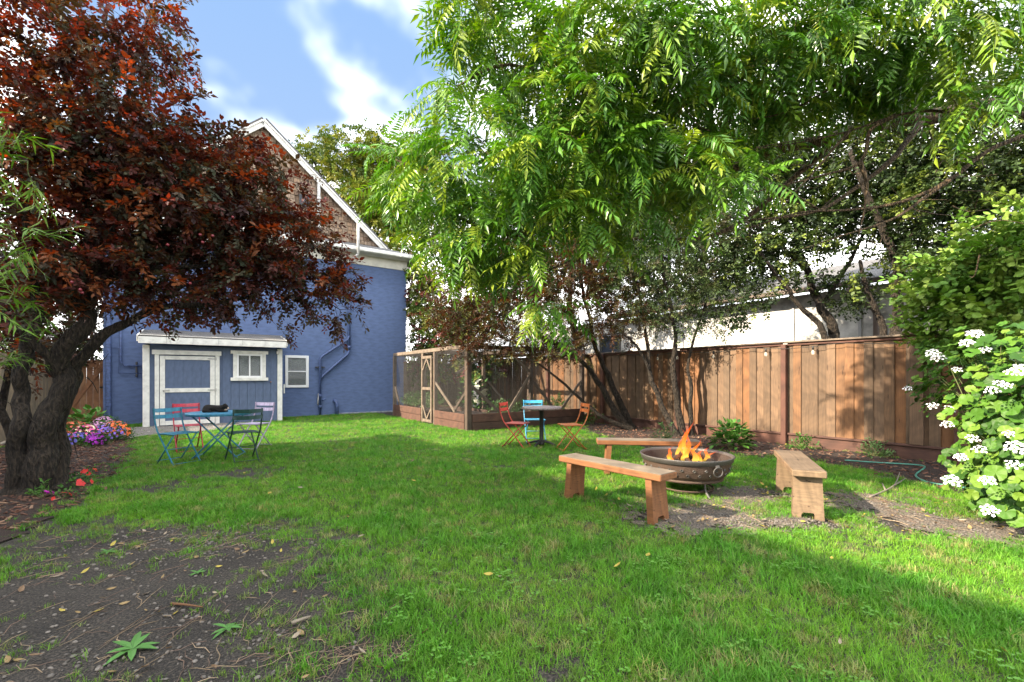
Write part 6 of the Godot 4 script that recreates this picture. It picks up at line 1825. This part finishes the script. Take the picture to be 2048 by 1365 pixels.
func make_small_plants() -> void:
	var oval := []
	for i in 3:
		var st := tool()
		add_oval(st, Transform3D.IDENTITY, 0.11, 0.075, 0.35, 0.3)
		oval.append(done(st))
	var tones := [Color(0.03, 0.085, 0.016), Color(0.045, 0.12, 0.02), Color(0.07, 0.17, 0.028)]
	var gm := mats_of(tones, 0.4, Color(0.5, 0.6, 0.2))
	var hp := on_ground(1463, 900)
	shrub("hydrangea", "rounded dark green hydrangea in the mulch behind the fire pit", "shrub", hp, Vector3(0.36, 0.46, 0.33), oval, 330, tones, gm, 250)
	var tiny := [spray(0.14, 9, 0.045, 0.03, 0.2)]
	var pale := [Color(0.06, 0.13, 0.035), Color(0.09, 0.17, 0.06), Color(0.12, 0.19, 0.08)]
	var pmats := mats_of(pale, 0.5, Color(0.5, 0.6, 0.3))
	shrub("low_plant", "feathery light green plant behind the right-hand bench", "plant", on_ground(1605, 902), Vector3(0.18, 0.2, 0.15), tiny, 34, tones, gm, 34, "leafy_sprig")
	shrub("low_plant", "small pale-leaved plant in the mulch at the foot of the fence", "plant", on_ground(1750, 915), Vector3(0.16, 0.17, 0.14), tiny, 36, pale, pmats, 36, "leafy_sprig")
	shrub("low_plant", "small leafy plant growing beside the leaning tree trunk", "plant", on_ground(1186, 850), Vector3(0.25, 0.4, 0.2), tiny, 30, tones, gm, 30, "leafy_sprig")
	shrub("low_plant", "green sprout beside the trunks behind the flames", "plant", on_ground(1328, 885), Vector3(0.16, 0.32, 0.12), tiny, 26, pale, pmats, 26, "leafy_sprig")
	# plants inside the enclosure
	var inside := [[lot(5.9, -12.9), 0.4, 0.45, 0], [lot(5.7, -13.7), 0.35, 0.4, 2], [lot(7.5, -10.0), 0.4, 0.25, 1], [lot(8.4, -10.0), 0.35, 0.3, 1], [lot(6.6, -10.0), 0.35, 0.22, 2], [lot(5.9, -14.3), 0.3, 0.4, 1]]
	var words := ["leafy vegetable plant in the enclosure's left bed near the door", "bushy light green plant in the enclosure's left bed", "low leafy plant in the enclosure's front bed, middle", "low leafy plant in the enclosure's front bed, right end", "low pale plant in the enclosure's front bed near the corner post", "leafy plant in the far corner of the enclosure"]
	for i in inside.size():
		var q: Array = inside[i]
		shrub("vegetable_plant", words[i], "plant", q[0] + Vector3(0, 0.33, 0), Vector3(q[1], q[2], q[1]), tiny, 55, pale if q[3] != 1 else tones, pmats, 20, "leafy_sprig", 1.4, "plants inside the wire enclosure")
	var hy := lot(6.9, -12.0)
	shrub("hydrangea", "tall hydrangea with creamy white blooms inside the wire enclosure", "shrub", hy, Vector3(0.55, 1.3, 0.5), oval, 260, tones, gm, 60, "leaf", 1.2)
	var hyd := get_node("hydrangea_001") as Node3D
	var bloom := umbel_mesh(0.11, 34)
	var cream := leafy(lin(0.62, 0.60, 0.48), 0.7, Color(0.3, 0.3, 0.2))
	for i in 8: part(hyd, "bloom", bloom, cream, Transform3D(Basis.from_euler(Vector3(0.7, rf(0, 6), 0)), Vector3(rf(-0.45, 0.35), rf(0.45, 1.25), 0.42 + rf(-0.1, 0.12))))
	# left bed: perennials and annuals
	shrub("leafy_perennial", "bright green leafy perennial in front of the cedar gate", "shrub", on_ground(178, 868), Vector3(0.5, 0.52, 0.4), oval, 170, [Color(0.07, 0.17, 0.03), Color(0.10, 0.22, 0.04)], mats_of([Color(0.07, 0.17, 0.03), Color(0.10, 0.22, 0.04)], 0.45, Color(0.5, 0.6, 0.2)), 90, "leaf", 1.3)
	var flowers := [[150, 892, 0.34, 0.20, Color(0.12, 0.10, 0.42), "violet-blue flower mound nearest the plum trunk"], [172, 888, 0.30, 0.30, Color(0.62, 0.10, 0.28), "pink and cream flower clump in the middle of the left bed"], [190, 893, 0.16, 0.2, Color(0.35, 0.03, 0.42), "magenta-purple flower clump at the front of the left bed"], [212, 884, 0.34, 0.28, Color(0.20, 0.12, 0.48), "purple flower mound on the right of the left bed"], [231, 882, 0.26, 0.33, Color(0.75, 0.16, 0.05), "orange-red flower clump at the right end of the left bed"], [150, 878, 0.3, 0.3, Color(0.66, 0.14, 0.08), "coral red flower clump behind the violet mound"], [206, 874, 0.24, 0.36, Color(0.60, 0.30, 0.52), "lilac-pink flower clump behind the purple mound"],
		[178, 958, 0.11, 0.14, Color(0.75, 0.05, 0.04), "small plant with scarlet blossoms on its own in the mulch"], [160, 975, 0.14, 0.12, Color(0.6, 0.05, 0.05), "low leafy plant with darker red blossoms, nearer the trunk than the scarlet one"], [87, 998, 0.10, 0.08, Color(0.55, 0.03, 0.45), "few magenta blossoms at the foot of the plum trunk"], [122, 1000, 0.10, 0.07, Color(0.6, 0.05, 0.04), "tiny red flowers in the mulch beside the magenta ones"]]
	var fl := floret_mesh(5, 0.022)
	for i in flowers.size():
		var q: Array = flowers[i]
		var p := on_ground(q[0], q[1])
		var big: bool = i < 7
		shrub("flower_clump", q[5], "flowers", p, Vector3(q[2], q[3], q[2]) * (1.0 if big else 0.9), tiny, 60 if big else 8, tones, gm, 12 if big else 8, "leafy_sprig", 0.9, "flowers planted in the left bed")
		var c := get_node("flower_clump" if i == 0 else "flower_clump_%03d" % i) as Node3D
		var xfs := []
		var tints := []
		for k in (130 if big else [7, 4, 4, 4][i - 7]):
			var d := Vector3(rng.randfn(), absf(rng.randfn()) + 0.25, rng.randfn()).normalized()
			xfs.append(Transform3D(facing(d) * Basis(Vector3.RIGHT, PI / 2) * Basis.from_scale(Vector3.ONE * rf(0.8, 1.4) * (1.0 if big else 1.3)), d * Vector3(q[2], q[3], q[2]) * (1.03 if big else 0.8) + Vector3(0, q[3] * 0.2, 0)))
			var f := rf(0.7, 1.3)
			tints.append(Color(q[4].r * f, q[4].g * f, q[4].b * f) if rng.randf() < 0.8 or i != 1 else Color(0.7, 0.65, 0.4))
		if big: copies(c, "blossoms", fl, M.petal, xfs, tints)
		else:
			var pm := leafy(q[4].linear_to_srgb(), 0.6, Color(0.4, 0.2, 0.2))
			for x in xfs: part(c, "blossom", fl, pm, x)
	# weeds on the bare soil in front
	for q in [[265, 1303, 0.9, "spiky broad-leaved weed on the soil in the front left"], [455, 1262, 0.6, "small broad-leaved weed at the edge of the lawn"], [215, 1108, 0.5, "little upright weed in the thin grass by the left bed"], [395, 1150, 0.4, "flat little weed on the soil patch by the lawn edge"]]:
		var p := on_ground(q[0], q[1])
		var w := thing("weed", q[3], "weed", p)
		var wm := leafy(lin(0.085, 0.21, 0.05), 0.5, Color(0.5, 0.6, 0.2))
		for i in 8:
			var a := i * 2.4
			var st := tool()
			add_oval(st, Transform3D(facing(Vector3(cos(a), rf(0.25, 0.7), sin(a))), Vector3(0, 0.01, 0)), rf(0.10, 0.16) * q[2], 0.036 * q[2], 0.4, 0.35, rf(0.85, 1.15))
			part(w, "leaf", done(st), wm)

# ---------------------------------------------------------------- all
func _ready() -> void:
	rng.seed = 20
	noise.seed = 7
	noise.noise_type = FastNoiseLite.TYPE_SIMPLEX_SMOOTH
	noise.frequency = 1.0
	noise.fractal_octaves = 2
	make_light()
	make_materials()
	M.mirror_glass = mat(lin(0.03, 0.035, 0.04), 0.06)
	M.glass_bulb = M.glass.duplicate()
	M.glass_bulb.albedo_color = Color(0.95, 0.93, 0.88, 0.25)
	M.soot = relief(mat(lin(0.075, 0.055, 0.045), 0.9, M.speck, Vector3(4, 4, 4)), M.speck, 0.4)
	M.wire = mat(lin(0.13, 0.125, 0.12), 0.5)
	M.wire.metallic = 0.5
	var em := Image.create(4, 64, false, Image.FORMAT_RGBA8)
	var al := Image.create(4, 64, false, Image.FORMAT_RGBA8)
	for y in 64:
		var t := 1.0 - y / 63.0        # 0 at the root, 1 at the tip
		var c := Color(1.0, 0.80, 0.30).lerp(Color(1.0, 0.42, 0.06), smoothstep(0.1, 0.6, t)).lerp(Color(0.95, 0.25, 0.03), smoothstep(0.6, 1.0, t))
		for x in 4:
			em.set_pixel(x, y, c)
			al.set_pixel(x, y, Color(0.1, 0.05, 0.02, 0.12 + 0.38 * smoothstep(0.0, 0.25, t) - 0.44 * smoothstep(0.45, 1.0, t)))
	M.flame = StandardMaterial3D.new()
	M.flame.transparency = BaseMaterial3D.TRANSPARENCY_ALPHA
	M.flame.roughness = 1.0
	M.flame.albedo_texture = ImageTexture.create_from_image(al)
	M.flame.emission_enabled = true
	M.flame.emission = Color.WHITE
	M.flame.emission_operator = BaseMaterial3D.EMISSION_OP_MULTIPLY
	M.flame.emission_texture = ImageTexture.create_from_image(em)
	M.flame.emission_energy_multiplier = 0.30
	make_ground()
	make_house()
	make_shed()
	make_neighbours()
	make_fences()
	make_enclosure()
	make_furniture()
	make_fire()
	make_walnut()
	make_plum()
	make_fence_trees()
	make_bamboo()
	make_flower_bush()
	make_small_plants()
	make_lawn()
	make_litter()
